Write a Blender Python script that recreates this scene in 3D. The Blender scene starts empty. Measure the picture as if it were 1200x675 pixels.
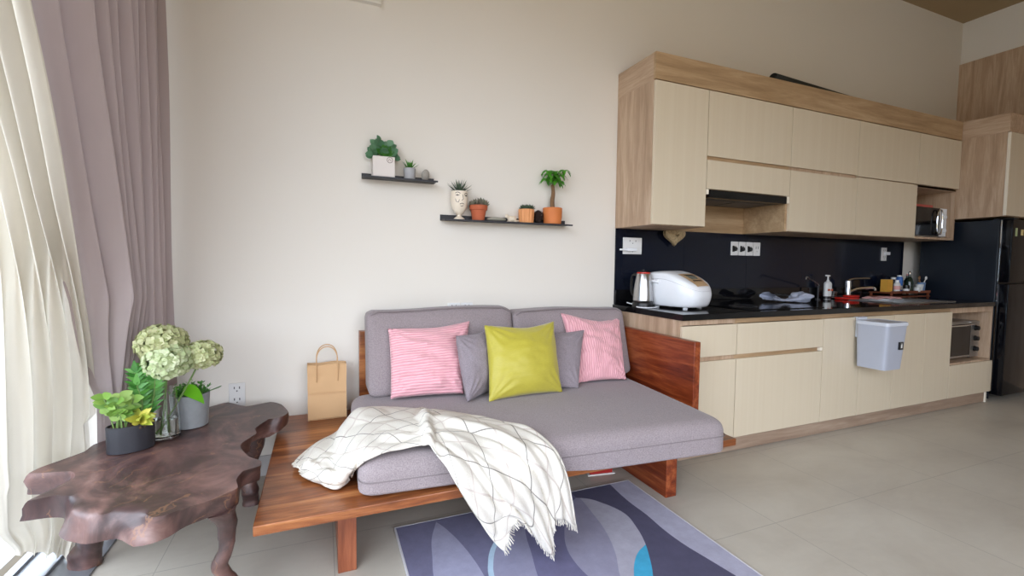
import bpy, bmesh, math, random
from mathutils import Vector, Matrix, noise
random.seed(7)
PI = math.pi
C = bpy.context.scene.collection
SC = bpy.context.scene
V = Vector

# ------------------------------------------------------------------ materials
def lin(c):
    if isinstance(c, str):
        c = [int(c[i:i+2], 16) / 255 for i in (0, 2, 4)]
    return tuple((x / 12.92 if x <= .04045 else ((x + .055) / 1.055) ** 2.4) for x in c[:3]) + (1,)

class N:
    """tiny node-graph helper"""
    def __init__(s, name):
        s.m = bpy.data.materials.new(name); s.m.use_nodes = True
        s.t = s.m.node_tree; s.b = s.t.nodes['Principled BSDF']; s.out = s.t.nodes['Material Output']
    def n(s, typ, **kw):
        k = s.t.nodes.new('ShaderNode' + typ)
        for a, v in kw.items():
            if a.startswith('i_'):
                key = a[2:]
                key = int(key) if key.isdigit() else key.replace('_', ' ')
                s.put(k.inputs[key], v)
            else: setattr(k, a, v)
        return k
    def put(s, inp, v):
        if isinstance(v, bpy.types.NodeSocket): s.t.links.new(v, inp)
        else: inp.default_value = v
    def math(s, op, a, b=0., c=0.):
        k = s.n('Math', operation=op)
        for i, v in enumerate((a, b, c)): s.put(k.inputs[i], v)
        return k.outputs[0]
    def coord(s, kind='Object', scale=(1, 1, 1), loc=(0, 0, 0), rot=(0, 0, 0)):
        t = s.n('TexCoord'); mp = s.n('Mapping'); s.t.links.new(t.outputs[kind], mp.inputs[0])
        mp.inputs['Scale'].default_value = scale; mp.inputs['Location'].default_value = loc; mp.inputs['Rotation'].default_value = rot
        return mp.outputs[0]
    def noise(s, vec, scale=5., detail=4., rough=.5, dist=0.):
        k = s.n('TexNoise', i_Vector=vec, i_Scale=scale, i_Detail=detail, i_Roughness=rough, i_Distortion=dist)
        return k.outputs['Fac']
    def ramp(s, fac, stops):
        k = s.n('ValToRGB'); s.put(k.inputs[0], fac); e = k.color_ramp.elements
        while len(e) > 1: e.remove(e[-1])
        e[0].position = stops[0][0]; e[0].color = lin(stops[0][1])
        for p, c in stops[1:]:
            q = e.new(p); q.color = lin(c)
        return k.outputs[0]
    def mix(s, f, a, b, mode='MIX'):
        k = s.n('Mix', data_type='RGBA', blend_type=mode)
        s.put(k.inputs[0], f); s.put(k.inputs[6], a if isinstance(a, bpy.types.NodeSocket) else lin(a))
        s.put(k.inputs[7], b if isinstance(b, bpy.types.NodeSocket) else lin(b))
        return k.outputs[2]
    def bump(s, h, strength=.2, dist=.01):
        k = s.n('Bump', i_Strength=strength, i_Distance=dist); s.put(k.inputs['Height'], h)
        s.t.links.new(k.outputs[0], s.b.inputs['Normal'])
    def set(s, **kw):
        for a, v in kw.items(): s.put(s.b.inputs[a.replace('_', ' ')], v)
        return s.m

def plain(name, c, rough=.5, metal=0., var=.06, vs=12., bump=0., bs=60., **kw):
    n = N(name); co = n.coord()
    f = n.noise(co, vs, 3)
    c = lin(c)
    k = n.n('HueSaturation', i_Color=c)
    n.put(k.inputs['Value'], n.math('MULTIPLY_ADD', f, 2 * var, 1 - var))
    n.put(n.b.inputs['Base Color'], k.outputs[0])
    if bump: n.bump(n.noise(co, bs, 4), bump, .004)
    n.set(Roughness=rough, Metallic=metal, **kw)
    return n.m

def wood(name, c1, c2, c3, axis='x', rough=.4, ring=14., bands=None, bump=.08, lenscale=1.):
    n = N(name)
    long, cross = 1.1 * lenscale, 13.
    sc = {'x': (long, cross, cross), 'y': (cross, long, cross), 'z': (cross, cross, long)}[axis]
    co = n.coord(scale=sc)
    warp = n.noise(co, 1.2, 4, .6, .8)
    fine = n.noise(n.coord(scale=tuple(a * 5 for a in sc)), 1.5, 5, .7)
    f = n.math('ADD', n.math('MULTIPLY', warp, .72), n.math('MULTIPLY', fine, .28))
    col = n.ramp(f, [(.36, c1), (.5, c2), (.63, c3)])
    if bands:
        bsc = bands
        v = n.n('TexVoronoi', i_Vector=n.coord(scale=bsc), i_Scale=1., i_Randomness=.6)
        g = n.n('SeparateColor'); n.put(g.inputs[0], v.outputs['Color'])
        h = n.n('HueSaturation', i_Color=col); n.put(h.inputs['Value'], n.math('MULTIPLY_ADD', g.outputs[0], .3, .85)); col = h.outputs[0]
    n.put(n.b.inputs['Base Color'], col)
    n.bump(fine, bump, .003)
    return n.set(Roughness=rough)

M = {}
# painted wall
n = N('wall_paint'); co = n.coord()
n.put(n.b.inputs['Base Color'], n.ramp(n.noise(co, .8, 2), [(.3, 'E0DACF'), (.7, 'E3DDD3')]))
n.bump(n.noise(n.coord(scale=(90, 90, 14)), 1., 3), .05, .002); M['wall'] = n.set(Roughness=.85)
M['ceil'] = plain('ceiling_paint', 'A58E6C', .9, var=.02)
# floor tiles
n = N('floor_tile'); co = n.coord()
sx = n.n('SeparateXYZ', i_0=co)
def gl(o, off, size, w):
    f = n.math('FRACT', n.math('DIVIDE', n.math('ADD', o, off), size))
    d = n.math('MINIMUM', f, n.math('SUBTRACT', 1., f))
    return n.math('LESS_THAN', n.math('MULTIPLY', d, size), w)
line = n.math('MAXIMUM', gl(sx.outputs[0], .613 * 20 + .04, .613, .0016), gl(sx.outputs[1], .61 * 20 + 1.34, .61, .0016))
cloud = n.noise(n.coord(scale=(1, 1.6, 1)), 1.7, 6, .62, .5)
base = n.ramp(cloud, [(.28, 'AEA597'), (.5, 'BDB5A7'), (.72, 'C7C0B2')])
sp = n.noise(co, 22., 5, .7)
base = n.mix(n.math('MULTIPLY', sp, .25), base, '9C978C')
n.put(n.b.inputs['Base Color'], n.mix(n.math('MULTIPLY', line, .7), base, '8E897E'))
n.put(n.b.inputs['Roughness'], n.math('MULTIPLY_ADD', cloud, .2, .28))
n.bump(line, .15, -.001); M['floor'] = n.m
M['skirt'] = plain('skirting_tile', 'B2AFAC', .4, var=.04)
M['oak'] = wood('sonoma_oak_vertical', 'A58A70', 'B99D82', 'CBB298', 'z', .5)
M['oakx'] = wood('sonoma_oak_lengthwise', '9C7E5C', 'B0926E', 'C0A380', 'x', .5)
M['oaky'] = wood('sonoma_oak_crosswise', 'A58A70', 'B99D82', 'CBB298', 'y', .5)
M['oakplinth'] = wood('oak_plinth', '8A7260', '9C8571', 'AC9783', 'x', .5)
# cream gloss laminate with faint vertical streaks
n = N('cream_laminate'); f = n.noise(n.coord(scale=(38, 38, .5)), 1., 2)
n.put(n.b.inputs['Base Color'], n.ramp(f, [(.3, 'D3C4AA'), (.7, 'D6C8AF')])); M['cream'] = n.set(Roughness=.22)
M['creamedge'] = plain('cream_edge', 'EFE6D4', .3)
# teak
M['teakx'] = wood('teak_lengthwise', '5E3018', '8C5029', 'B27444', 'x', .3, bands=(.35, 9., 1.), lenscale=1.1)
M['teaky'] = wood('teak_crosswise', '521C0C', '7C3417', 'A0552E', 'y', .32)
M['teakz'] = wood('teak_upright', '5E2C1A', '7E4227', '98583A', 'z', .35)
# dark stump-wood table
n = N('dark_rosewood'); co = n.coord()
f = n.noise(n.coord(scale=(3, 2, 3), rot=(0, 0, .6)), 1.6, 6, .6, 1.6)
col = n.ramp(f, [(.3, '2C1F1E'), (.46, '4A3532'), (.6, '6E5049'), (.74, '8C7067')])
cr = n.n('TexWave', i_Vector=n.coord(scale=(2.2, 1.6, 2), rot=(0, 0, .9)), i_Scale=2.2, i_Distortion=14., i_Detail=5., **{'i_Detail_Scale': 1.6})
vein = n.math('GREATER_THAN', cr.outputs['Fac'], .985)
patch = n.math('GREATER_THAN', n.noise(co, 4.5, 2), .53)
n.put(n.b.inputs['Base Color'], n.mix(n.math('MULTIPLY', n.math('MULTIPLY', vein, patch), .4), col, '93694A'))
n.bump(n.noise(co, 14, 5), .12, .006); M['rose'] = n.set(Roughness=.36)
# upholstery
def fabric(name, c1, c2, sc=420., bump=.25, rough=.95):
    n = N(name); co = n.coord()
    f = n.noise(co, sc, 2, .7); g = n.noise(co, 9., 3)
    col = n.ramp(f, [(.35, c1), (.65, c2)])
    h = n.n('HueSaturation', i_Color=col); n.put(h.inputs['Value'], n.math('MULTIPLY_ADD', g, .12, .94))
    n.put(n.b.inputs['Base Color'], h.outputs[0]); n.bump(f, bump, .002)
    n.b.inputs['Sheen Weight'].default_value = .15
    return n.set(Roughness=rough)
M['grey'] = fabric('grey_upholstery', '827678', '9C9090', 260.)
M['grey2'] = fabric('grey_pillow_cloth', '7D7378', '978C90', 260.)
M['piping'] = plain('grey_piping', '7C7272', .95)
def cord(name, direction):
    n = N(name); uv = n.n('TexCoord').outputs['UV']
    sp = n.n('SeparateXYZ', i_0=uv); ax = sp.outputs[0 if direction == 'v' else 1]
    wob = n.math('MULTIPLY_ADD', n.noise(uv, 5., 3), .018, ax)
    f = n.math('SINE', n.math('MULTIPLY', wob, 2 * PI * 27))
    f = n.math('MULTIPLY_ADD', f, .5, .5)
    n.put(n.b.inputs['Base Color'], n.ramp(f, [(0., 'D8969E'), (.5, 'E2A6AC'), (1., 'ECB6BB')]))
    n.bump(f, .45, .005); n.b.inputs['Sheen Weight'].default_value = .3
    return n.set(Roughness=.9)
M['cordv'] = cord('pink_corduroy_upright', 'v'); M['cordh'] = cord('pink_corduroy_crosswise', 'h')
n = N('yellow_satin'); f = n.noise(n.coord(scale=(60, 60, 300)), 1., 2)
n.put(n.b.inputs['Base Color'], n.ramp(f, [(.3, 'B1A534'), (.7, 'B8AC3A')])); n.bump(f, .05, .001)
n.b.inputs['Sheen Weight'].default_value = .3; M['yellow'] = n.set(Roughness=.48)
# plaid throw
n = N('plaid_throw_cloth'); uv = n.n('TexCoord').outputs['UV']; sp = n.n('SeparateXYZ', i_0=uv)
def stripe(ax, period, off, w):
    f = n.math('FRACT', n.math('DIVIDE', n.math('ADD', ax, off), period))
    return n.math('LESS_THAN', n.math('ABSOLUTE', n.math('SUBTRACT', f, .5)), w / period / 2)
U_, V_ = sp.outputs[0], sp.outputs[1]
blk = n.math('MAXIMUM', stripe(U_, .28, .10, .0065), stripe(V_, .28, .13, .0065))
tan = n.math('MAXIMUM', stripe(U_, .28, .24, .010), stripe(V_, .28, .27, .010))
cl = n.ramp(n.noise(n.coord(), 380., 2), [(.3, 'CFC8BB'), (.7, 'DED8CC')])
col = n.mix(n.math('MULTIPLY', tan, .5), cl, 'B09C92')
col = n.mix(n.math('MULTIPLY', blk, .75), col, '5A524E')
n.put(n.b.inputs['Base Color'], col); n.bump(n.noise(n.coord(), 420., 2), .3, .002); M['throw'] = n.set(Roughness=.95)
M['fringe'] = plain('throw_fringe', 'DAD3C6', .95)
# curtains
def cloth(name, c, trans, rough=.9, tint=None, streak=.05):
    n = N(name); f = n.noise(n.coord(scale=(30, 30, 1.5)), 1., 3)
    h = n.n('HueSaturation', i_Color=lin(c)); n.put(h.inputs['Value'], n.math('MULTIPLY_ADD', f, 2 * streak, 1 - streak))
    n.put(n.b.inputs['Base Color'], h.outputs[0]); n.set(Roughness=rough)
    tr = n.n('BsdfTranslucent', i_Color=lin(tint or c)); mx = n.n('MixShader'); mx.inputs[0].default_value = trans
    n.t.links.new(n.b.outputs[0], mx.inputs[1]); n.t.links.new(tr.outputs[0], mx.inputs[2]); n.t.links.new(mx.outputs[0], n.out.inputs[0])
    return n.m
M['drape'] = cloth('mauve_drape', 'B8A9A6', .10)
M['sheer'] = cloth('cream_sheer', 'D9D2C4', .24, tint='E0D9CA')
# glass, black glass, stone, metals
def glass(name, c='FFFFFF', rough=0., ior=1.45):
    n = N(name); n.put(n.b.inputs['Base Color'], lin(c)); n.b.inputs['Transmission Weight'].default_value = 1.
    n.b.inputs['IOR'].default_value = ior; return n.set(Roughness=rough)
M['glass'] = glass('clear_glass', 'F6FAF8'); M['greenglass'] = glass('green_bottle_glass', '6B8468', .05)
n = N('window_glass'); tr = n.n('BsdfTransparent', i_Color=(.96, .98, .98, 1)); gl_ = n.n('BsdfGlossy', i_Roughness=.02)
mx = n.n('MixShader'); mx.inputs[0].default_value = .06
n.t.links.new(tr.outputs[0], mx.inputs[1]); n.t.links.new(gl_.outputs[0], mx.inputs[2]); n.t.links.new(mx.outputs[0], n.out.inputs[0]); M['pane'] = n.m
M['water'] = glass('vase_water', 'F2F6F0', 0., 1.33)
M['splash'] = plain('navy_black_glass', '0F1422', .14, var=.03, vs=3., Specular_IOR_Level=.3)
n = N('black_granite'); f = n.noise(n.coord(), 160., 3, .8)
n.put(n.b.inputs['Base Color'], n.ramp(f, [(.5, '08080A'), (.75, '1B1B1E')])); M['granite'] = n.set(Roughness=.07, Specular_IOR_Level=.35)
M['black'] = plain('black_plastic', '0D0D0F', .35); M['blackgloss'] = plain('black_gloss', '08090C', .1, Specular_IOR_Level=.35)
M['blackmetal'] = plain('black_powder_coat', '2A2A2E', .55)
M['fridge'] = plain('fridge_side', '131A24', .3, var=.08, vs=4); M['fridgefront'] = plain('fridge_front_gloss', '08090E', .12, Specular_IOR_Level=.28)
M['steel'] = plain('brushed_steel', 'BDBDBD', .28, 1.); M['chrome'] = plain('chrome', 'E4E6EA', .08, 1.)
M['white'] = plain('white_plastic', 'EDEFF2', .25, var=.015); M['whitematte'] = plain('white_matte', 'E6E4DF', .6)
M['gold'] = plain('champagne_panel', 'C2A27C', .3); M['lcd'] = plain('grey_display', '6F7770', .2)
M['binc'] = plain('blue_grey_plastic', 'AEB2BE', .4, var=.02); M['binlid'] = plain('pale_lid_plastic', 'CDD1DA', .35, var=.02)
M['red'] = plain('red_plastic', 'C0261C', .35); M['redbox'] = plain('red_card', 'A0201C', .5)
M['paper'] = plain('kraft_paper', 'C9A276', .8, var=.05, vs=8, bump=.3, bs=18); M['paperin'] = plain('kraft_inside', '9A7348', .9)
M['terra'] = plain('terracotta', 'B85F3C', .75, var=.08); M['orange'] = plain('orange_clay', 'D0793F', .65, var=.07)
M['peach'] = plain('peach_clay', 'DD9862', .7, var=.06); M['ceramic'] = plain('cream_ceramic', 'E9DCC8', .4, var=.02)
M['ink'] = plain('face_ink', '3A2E2C', .6); M['potwhite'] = plain('whitewashed_pot', 'DDD5CE', .7, var=.04)
M['concrete'] = plain('concrete_pot', '8C8E8F', .85, var=.14, vs=30, bump=.25, bs=80); M['concrete2'] = plain('pale_concrete', 'A9A9AB', .85, var=.1, vs=40)
M['potblack'] = plain('charcoal_pot', '2B2B30', .45); M['soil'] = plain('soil', '4A3828', .95, var=.4, vs=80, bump=.5, bs=120)
M['stone'] = plain('grey_pebble', '99938A', .7, var=.2, vs=60); M['flatstone'] = plain('flat_pebble', '9E9A8C', .7, var=.12, vs=40)
M['shell'] = plain('cream_shell', 'E2D3BC', .5, var=.15, vs=60); M['cone'] = plain('dark_pine_cone', '33241F', .85, var=.3, vs=40)
M['wicker'] = plain('wicker', 'B09A76', .8, var=.75, vs=90, bump=1., bs=90)
def leafm(name, c1, c2, trans=.25, sc=18., rough=.45):
    n = N(name); gi = n.n('NewGeometry'); f = n.math('ADD', n.math('MULTIPLY', n.noise(n.coord(), sc, 3), .35), n.math('MULTIPLY', gi.outputs['Random Per Island'], .65))
    col = n.ramp(f, [(.15, c1), (.85, c2)]); n.put(n.b.inputs['Base Color'], col); n.set(Roughness=rough)
    tr = n.n('BsdfTranslucent'); n.put(tr.inputs[0], col); mx = n.n('MixShader'); mx.inputs[0].default_value = trans
    n.t.links.new(n.b.outputs[0], mx.inputs[1]); n.t.links.new(tr.outputs[0], mx.inputs[2]); n.t.links.new(mx.outputs[0], n.out.inputs[0])
    return n.m
M['leaf'] = leafm('fresh_leaf', '5A8C32', 'A2BE60'); M['leafdeep'] = leafm('deep_leaf', '357029', '64A244')
M['leafyel'] = leafm('variegated_leaf', '9DB03A', 'D9CE5C'); M['leaflime'] = leafm('lime_leaf', '6CC21E', '8ADB34', .35)
M['leafblue'] = leafm('blue_green_leaf', '4A7A58', '78A27C'); M['leafdark'] = leafm('dark_succulent', '3C4E3C', '5C6E58')
M['leafgrey'] = leafm('grey_pink_succulent', '6A7460', '8F8070'); M['palm'] = leafm('money_tree_leaf', '35811F', '66B334')
M['fern'] = leafm('fern', '3F8030', '62A644'); M['petal'] = leafm('hydrangea_petal', 'B4C48C', 'DDE2BC', .3, 10.)
M['petal2'] = leafm('aged_hydrangea_petal', 'B2BA80', 'D8D6AA', .3, 10.)
M['stem'] = plain('green_stem', '6E8A4A', .6); M['bark'] = plain('brown_bark', '7A5C40', .9, var=.3, vs=60, bump=.8, bs=90)
M['bluepl'] = plain('blue_label', '3A6CB4', .4); M['yellowbox'] = plain('yellow_carton', 'D9A23E', .6); M['jar'] = plain('milky_jar', 'D7D9D6', .35)
M['darkglass'] = plain('dark_bottle', '1C2A20', .12); M['brownwood'] = wood('tray_wood', '5A2E1B', '7A4229', '93563A', 'x', .45)
M['pinkcloth'] = plain('pink_towel', 'DDA9A4', .9, var=.12, vs=50); M['bluebag'] = plain('crumpled_plastic', 'A6ABBA', .3, var=.2, vs=40)
M['mat'] = plain('dark_mat', '24241F', .8); M['sticker'] = plain('green_sticker', 'A6B484', .5); M['stickery'] = plain('yellow_sticker', 'DCC78A', .5)
M['alu'] = plain('window_aluminium', '8F9296', .4, .6); M['darkalu'] = plain('dark_aluminium', '2B2C30', .45, .3)
M['socket'] = plain('socket_white', 'E2E1DE', .35, var=.01); M['sockethole'] = plain('socket_slot', '3B3B3D', .6)
M['deckout'] = plain('terrace_tile', 'A7A9A8', .7, var=.1, vs=6); M['blockblue'] = plain('pale_facade', 'BBD0DC', .6); M['grass'] = leafm('yellow_grass', '9A9A3C', 'CFC65A')

# ------------------------------------------------------------------ mesh builder
class B:
    def __init__(s):
        s.bm = bmesh.new(); s.uv = s.bm.loops.layers.uv.new('UVMap')
    def box(s, x0, x1, y0, y1, z0, z1, bev=0., seg=2, rot=None):
        x0, x1 = min(x0, x1), max(x0, x1); y0, y1 = min(y0, y1), max(y0, y1); z0, z1 = min(z0, z1), max(z0, z1)
        mt = Matrix.Translation(((x0+x1)/2, (y0+y1)/2, (z0+z1)/2))
        if rot: mt = mt @ rot
        mt = mt @ Matrix.Diagonal((x1-x0, y1-y0, z1-z0, 1))
        r = bmesh.ops.create_cube(s.bm, size=1, matrix=mt)
        if bev:
            es = list({e for v in r['verts'] for e in v.link_edges})
            bmesh.ops.bevel(s.bm, geom=es, offset=bev, segments=seg, affect='EDGES', profile=.5)
        return s
    def ring(s, pts): return [s.bm.verts.new(p) for p in pts]
    def bridge(s, a, b):
        k = len(a)
        for i in range(k): s.bm.faces.new((a[i], a[(i+1) % k], b[(i+1) % k], b[i]))
    def cap(s, r, flip=False):
        try: s.bm.faces.new(r[::-1] if flip else r)
        except ValueError: pass
    def lathe(s, prof, c=(0, 0, 0), n=28, sx=1., sy=1., rot=0., cap0=True, cap1=True, mod=None):
        prev = None; first = None
        for r, z in prof:
            pts = []
            for i in range(n):
                a = 2 * PI * i / n; rr = r * (mod(a, z) if mod else 1)
                x, y = rr * sx * math.cos(a), rr * sy * math.sin(a)
                pts.append((c[0] + x*math.cos(rot) - y*math.sin(rot), c[1] + x*math.sin(rot) + y*math.cos(rot), c[2] + z))
            rg = s.ring(pts)
            if prev: s.bridge(prev, rg)
            else: first = rg
            prev = rg
        if cap0: s.cap(first, True)
        if cap1: s.cap(prev)
        return s
    def tube(s, pts, r, n=8, closed=False):
        pts = [V(p) for p in pts]; k = len(pts)
        rs = r if isinstance(r, (list, tuple)) else [r] * k
        up = V((0, 0, 1)); rings = []
        t0 = (pts[1] - pts[0]).normalized()
        nrm = t0.cross(up)
        if nrm.length < 1e-3: nrm = t0.cross(V((1, 0, 0)))
        nrm.normalize()
        for i in range(k):
            if closed: t = pts[(i+1) % k] - pts[i-1]
            else: t = pts[min(i+1, k-1)] - pts[max(i-1, 0)]
            t.normalize(); nrm = (nrm - t * nrm.dot(t)).normalized(); b = t.cross(nrm)
            rings.append(s.ring([pts[i] + (nrm*math.cos(2*PI*j/n) + b*math.sin(2*PI*j/n)) * rs[i] for j in range(n)]))
        for i in range(k - 1): s.bridge(rings[i], rings[i+1])
        if closed: s.bridge(rings[-1], rings[0])
        else: s.cap(rings[0], True); s.cap(rings[-1])
        return s
    def grid(s, f, nu, nv, uvf=None, closeu=False):
        vs = [[s.bm.verts.new(f(i / nu, j / nv)) for j in range(nv + 1)] for i in range(nu + (0 if closeu else 1))]
        for i in range(nu):
            for j in range(nv):
                ii = (i + 1) % len(vs)
                fc = s.bm.faces.new((vs[i][j], vs[ii][j], vs[ii][j+1], vs[i][j+1]))
                uvs = [(i/nu, j/nv), ((i+1)/nu, j/nv), ((i+1)/nu, (j+1)/nv), (i/nu, (j+1)/nv)]
                for l, q in zip(fc.loops, uvs): l[s.uv].uv = uvf(*q) if uvf else q
        return s
    def prism(s, pts, z0, z1, bev=0.):
        a = s.ring([(x, y, z0) for x, y in pts]); b = s.ring([(x, y, z1) for x, y in pts])
        s.bridge(a, b); s.cap(a, True); s.cap(b)
        if bev:
            es = [e for v in a + b for e in v.link_edges]
            bmesh.ops.bevel(s.bm, geom=list(set(es)), offset=bev, segments=3, affect='EDGES', profile=.5)
        return s
    def ball(s, c, r, sub=2, rot=None):
        r = r if isinstance(r, (list, tuple)) else (r, r, r)
        m = Matrix.Translation(c)
        if rot: m = m @ rot
        bmesh.ops.create_icosphere(s.bm, subdivisions=sub, radius=1, matrix=m @ Matrix.Diagonal((*r, 1)))
        return s
    def leaf(s, base, d, L, w, droop=.3, up=V((0, 0, 1)), n=6, tip=.5, fold=.15, thick=0.):
        """pointed leaf: a curved strip folded along its midrib; d = start direction"""
        d = V(d).normalized(); p = V(base); side = d.cross(V(up))
        if side.length < 1e-3: side = d.cross(V((1, .2, 0)))
        side.normalize(); rows = []
        for i in range(n + 1):
            t = i / n; ww = w * (math.sin(PI * min(1, t ** tip * .98 + .02)) ** .8) * .5
            nn = side.cross(d).normalized()
            rows.append((s.bm.verts.new(p - side*ww + nn*fold*ww), s.bm.verts.new(p - nn*thick*ww), s.bm.verts.new(p + side*ww + nn*fold*ww)))
            d = (d + V((0, 0, -1)) * droop / n).normalized(); p = p + d * (L / n)
        for a, b in zip(rows, rows[1:]):
            s.bm.faces.new((a[0], a[1], b[1], b[0])); s.bm.faces.new((a[1], a[2], b[2], b[1]))
        return s

ORG = {}
def tag(o, label, cat=None, group=None, kind=None):
    if label: o['label'] = label
    if cat: o['category'] = cat
    if group: o['group'] = group
    if kind: o['kind'] = kind
    return o
def thing(name, loc, label, cat, group=None):
    o = bpy.data.objects.new(name, None); C.objects.link(o); o.location = loc; o.empty_display_size = .05
    ORG[o] = V(loc); return tag(o, label, cat, group)
def part(name, b, m, parent, label=None, smooth=20, merge=False, local=False):
    bm = b.bm
    if merge: bmesh.ops.remove_doubles(bm, verts=bm.verts, dist=1e-5)
    if not local:
        org = ORG[parent]
        for v in bm.verts: v.co -= org
    me = bpy.data.meshes.new(name)
    bmesh.ops.recalc_face_normals(bm, faces=bm.faces)
    bm.to_mesh(me); bm.free()
    for mm in (m if isinstance(m, list) else [m]): me.materials.append(mm)
    if smooth:
        me.polygons.foreach_set('use_smooth', [True] * len(me.polygons)); me.set_sharp_from_angle(angle=math.radians(smooth))
    o = bpy.data.objects.new(name, me); C.objects.link(o); o.parent = parent
    ORG[o] = ORG[parent]
    if label: o['label'] = label
    return o
def solo(name, b, m, label=None, cat=None, group=None, kind=None, smooth=20, merge=False):
    bm = b.bm
    if merge: bmesh.ops.remove_doubles(bm, verts=bm.verts, dist=1e-5)
    xs = [v.co for v in bm.verts]
    org = V(((min(p.x for p in xs)+max(p.x for p in xs))/2, (min(p.y for p in xs)+max(p.y for p in xs))/2, min(p.z for p in xs)))
    if kind == 'structure': org = V((0, 0, 0))
    for v in bm.verts: v.co -= org
    me = bpy.data.meshes.new(name)
    bmesh.ops.recalc_face_normals(bm, faces=bm.faces)
    bm.to_mesh(me); bm.free()
    for mm in (m if isinstance(m, list) else [m]): me.materials.append(mm)
    if smooth:
        me.polygons.foreach_set('use_smooth', [True] * len(me.polygons)); me.set_sharp_from_angle(angle=math.radians(smooth))
    o = bpy.data.objects.new(name, me); C.objects.link(o); o.location = org; ORG[o] = org
    return tag(o, label, cat, group, kind)
def struct(name, b, m, smooth=0): return solo(name, b, m, kind='structure', smooth=smooth)
def bx(*a, **k): return B().box(*a, **k)
def cr(P, t):
    """Catmull-Rom through P, t in 0..1"""
    n = len(P) - 1; x = min(max(t, 0), 1) * n; i = min(int(x), n - 1); f = x - i
    p0, p1, p2, p3 = (V(P[max(i-1, 0)]), V(P[i]), V(P[i+1]), V(P[min(i+2, n)]))
    return .5 * ((2*p1) + (p2-p0)*f + (2*p0-5*p1+4*p2-p3)*f*f + (3*p1-p0-3*p2+p3)*f**3)

# ------------------------------------------------------------------ the room
H = 3.66; XW = -2.98; XR = 4.2; YB = -5.4
struct('floor', bx(XW, XR + .1, YB, .1, -.1, 0), M['floor'])
struct('ceiling', bx(XW - .1, XR + .1, YB, .1, H, H + .1), M['ceil'])
struct('wall_back', bx(XW, XR + .1, 0, .12, 0, H), M['wall'])
struct('wall_right', bx(XR, XR + .12, YB, 0, 0, H), M['wall'])
# the wall behind the camera, with a wide opening for daylight
b = B(); b.box(XW, XR + .1, YB - .12, YB, 0, .35).box(XW, XR + .1, YB - .12, YB, 3.0, H)
b.box(XW, -2.2, YB - .12, YB, .35, 3.0).box(.6, XR + .1, YB - .12, YB, .35, 3.0)
struct('wall_front', b, M['wall'])
struct('baseboard_back', bx(XW + .25, 0, -.012, 0, 0, .108), M['skirt'])
struct('trim_1', bx(XW, -1.593, -.03, 0, 2.572, H), M['wall'])
w2 = B()
for x in (-2.2, -.8, .6): w2.box(x - .03, x + .03, YB - .08, YB - .03, .35, 3.0)
w2.box(-2.2, .6, YB - .08, YB - .03, .35, .41).box(-2.2, .6, YB - .08, YB - .03, 2.94, 3.0)
w2o = struct('window_2', w2, M['darkalu'])
# left side: full-height sliding window
b = B(); b.box(XW - .1, XW + .02, YB, 0, 3.3, H)
struct('wall_left', b, M['wall'])
b = B()
for y in (-.03, -.62, -2.9, -4.3, YB + .04): b.box(XW - .06, XW - .01, y - .028, y + .028, .03, 3.3)
b.box(XW - .06, XW - .01, YB, 0, 3.25, 3.3)
win = struct('window_1', b, M['darkalu'])
b = B(); b.box(XW - .045, XW - .039, YB + .07, -.06, .08, 3.25)
part('pane', b, M['pane'], win, smooth=0)
b = B(); b.box(XW - .02, XW + .04, -.60, -.545, 1.392, 1.43, .008)
part('handle', b, M['black'], win)
b = B()
b.box(-2.98, -2.70, YB, 0, 0, .008)
for x in (-2.945, -2.84): b.box(x - .004, x + .004, YB, 0, .008, .02)
struct('trim_2', b, M['alu'])
# outside: terrace, railing, neighbour block
struct('terrace', bx(-5.2, XW - .06, -6, 2.5, -.12, -.02), M['deckout'])
t = thing('railing', (-4.6, -1, -.02), 'slim dark terrace railing seen past the edge of the sheer curtain', 'railing')
b = B(); b.box(-4.62, -4.58, -6, 2.4, 1.02, 1.06); part('rail', b, M['darkalu'], t)
b = B()
for i in range(70): b.box(-4.606, -4.594, -6 + i*.12, -5.988 + i*.12, -.02, 1.02)
part('bars', b, M['darkalu'], t)['kind'] = 'stuff'
t = thing('building', (-14, 4, -6), 'pale blue building seen through the gap at the window edge', 'building')
b = B().box(-18, -13, -6, 14, -6, 5); part('wall', b, M['blockblue'], t)
for k in range(4):
    for j in range(7):
        part('window', B().box(-13.02, -12.96, -4.5 + j*2.6, -3 + j*2.6, -4.6 + k*2.4, -3.2 + k*2.4), M['fridge'], t)
b = B(); rnd = random.Random(3)
for i in range(160):
    b.leaf((-3.35 + rnd.uniform(-.16, .16), -.55 + rnd.uniform(-.3, .3), -.02), (rnd.uniform(-.6, .6), rnd.uniform(-.6, .6), 1), rnd.uniform(.1, .22), .008, .9, n=4)
solo('grass_tuft', b, M['grass'], 'yellow green grass tuft on the terrace beside the sheer curtain hem', 'plant', kind='stuff')

# ------------------------------------------------------------------ curtains
pk = [(-.012, -2.585), (-.05, -2.70), (-.085, -2.60), (-.125, -2.70), (-.17, -2.59), (-.21, -2.70), (-.255, -2.595), (-.295, -2.72), (-.34, -2.60), (-.385, -2.72),
      (-.43, -2.59), (-.475, -2.73), (-.53, -2.60), (-.575, -2.73), (-.625, -2.60), (-.665, -2.74), (-.72, -2.60), (-.78, -2.74), (-.82, -2.66), (-.86, -2.70), (-.92, -2.72), (-.98, -2.73), (-1.04, -2.745)]
Pd = [(x, y, 0) for y, x in pk]
def tline(y):
    """keeps hanging cloth on the window side of the table's back edge"""
    P = [(-.0, -2.42), (-.165, -2.515), (-.245, -2.58), (-.33, -2.665), (-.44, -2.72), (-.5, -2.76), (-.62, -2.79), (-1.2, -2.80)]
    for (a, c), (d, e) in zip(P, P[1:]):
        if y >= d: return c + (e - c) * (y - a) / (d - a)
    return P[-1][1]
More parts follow.
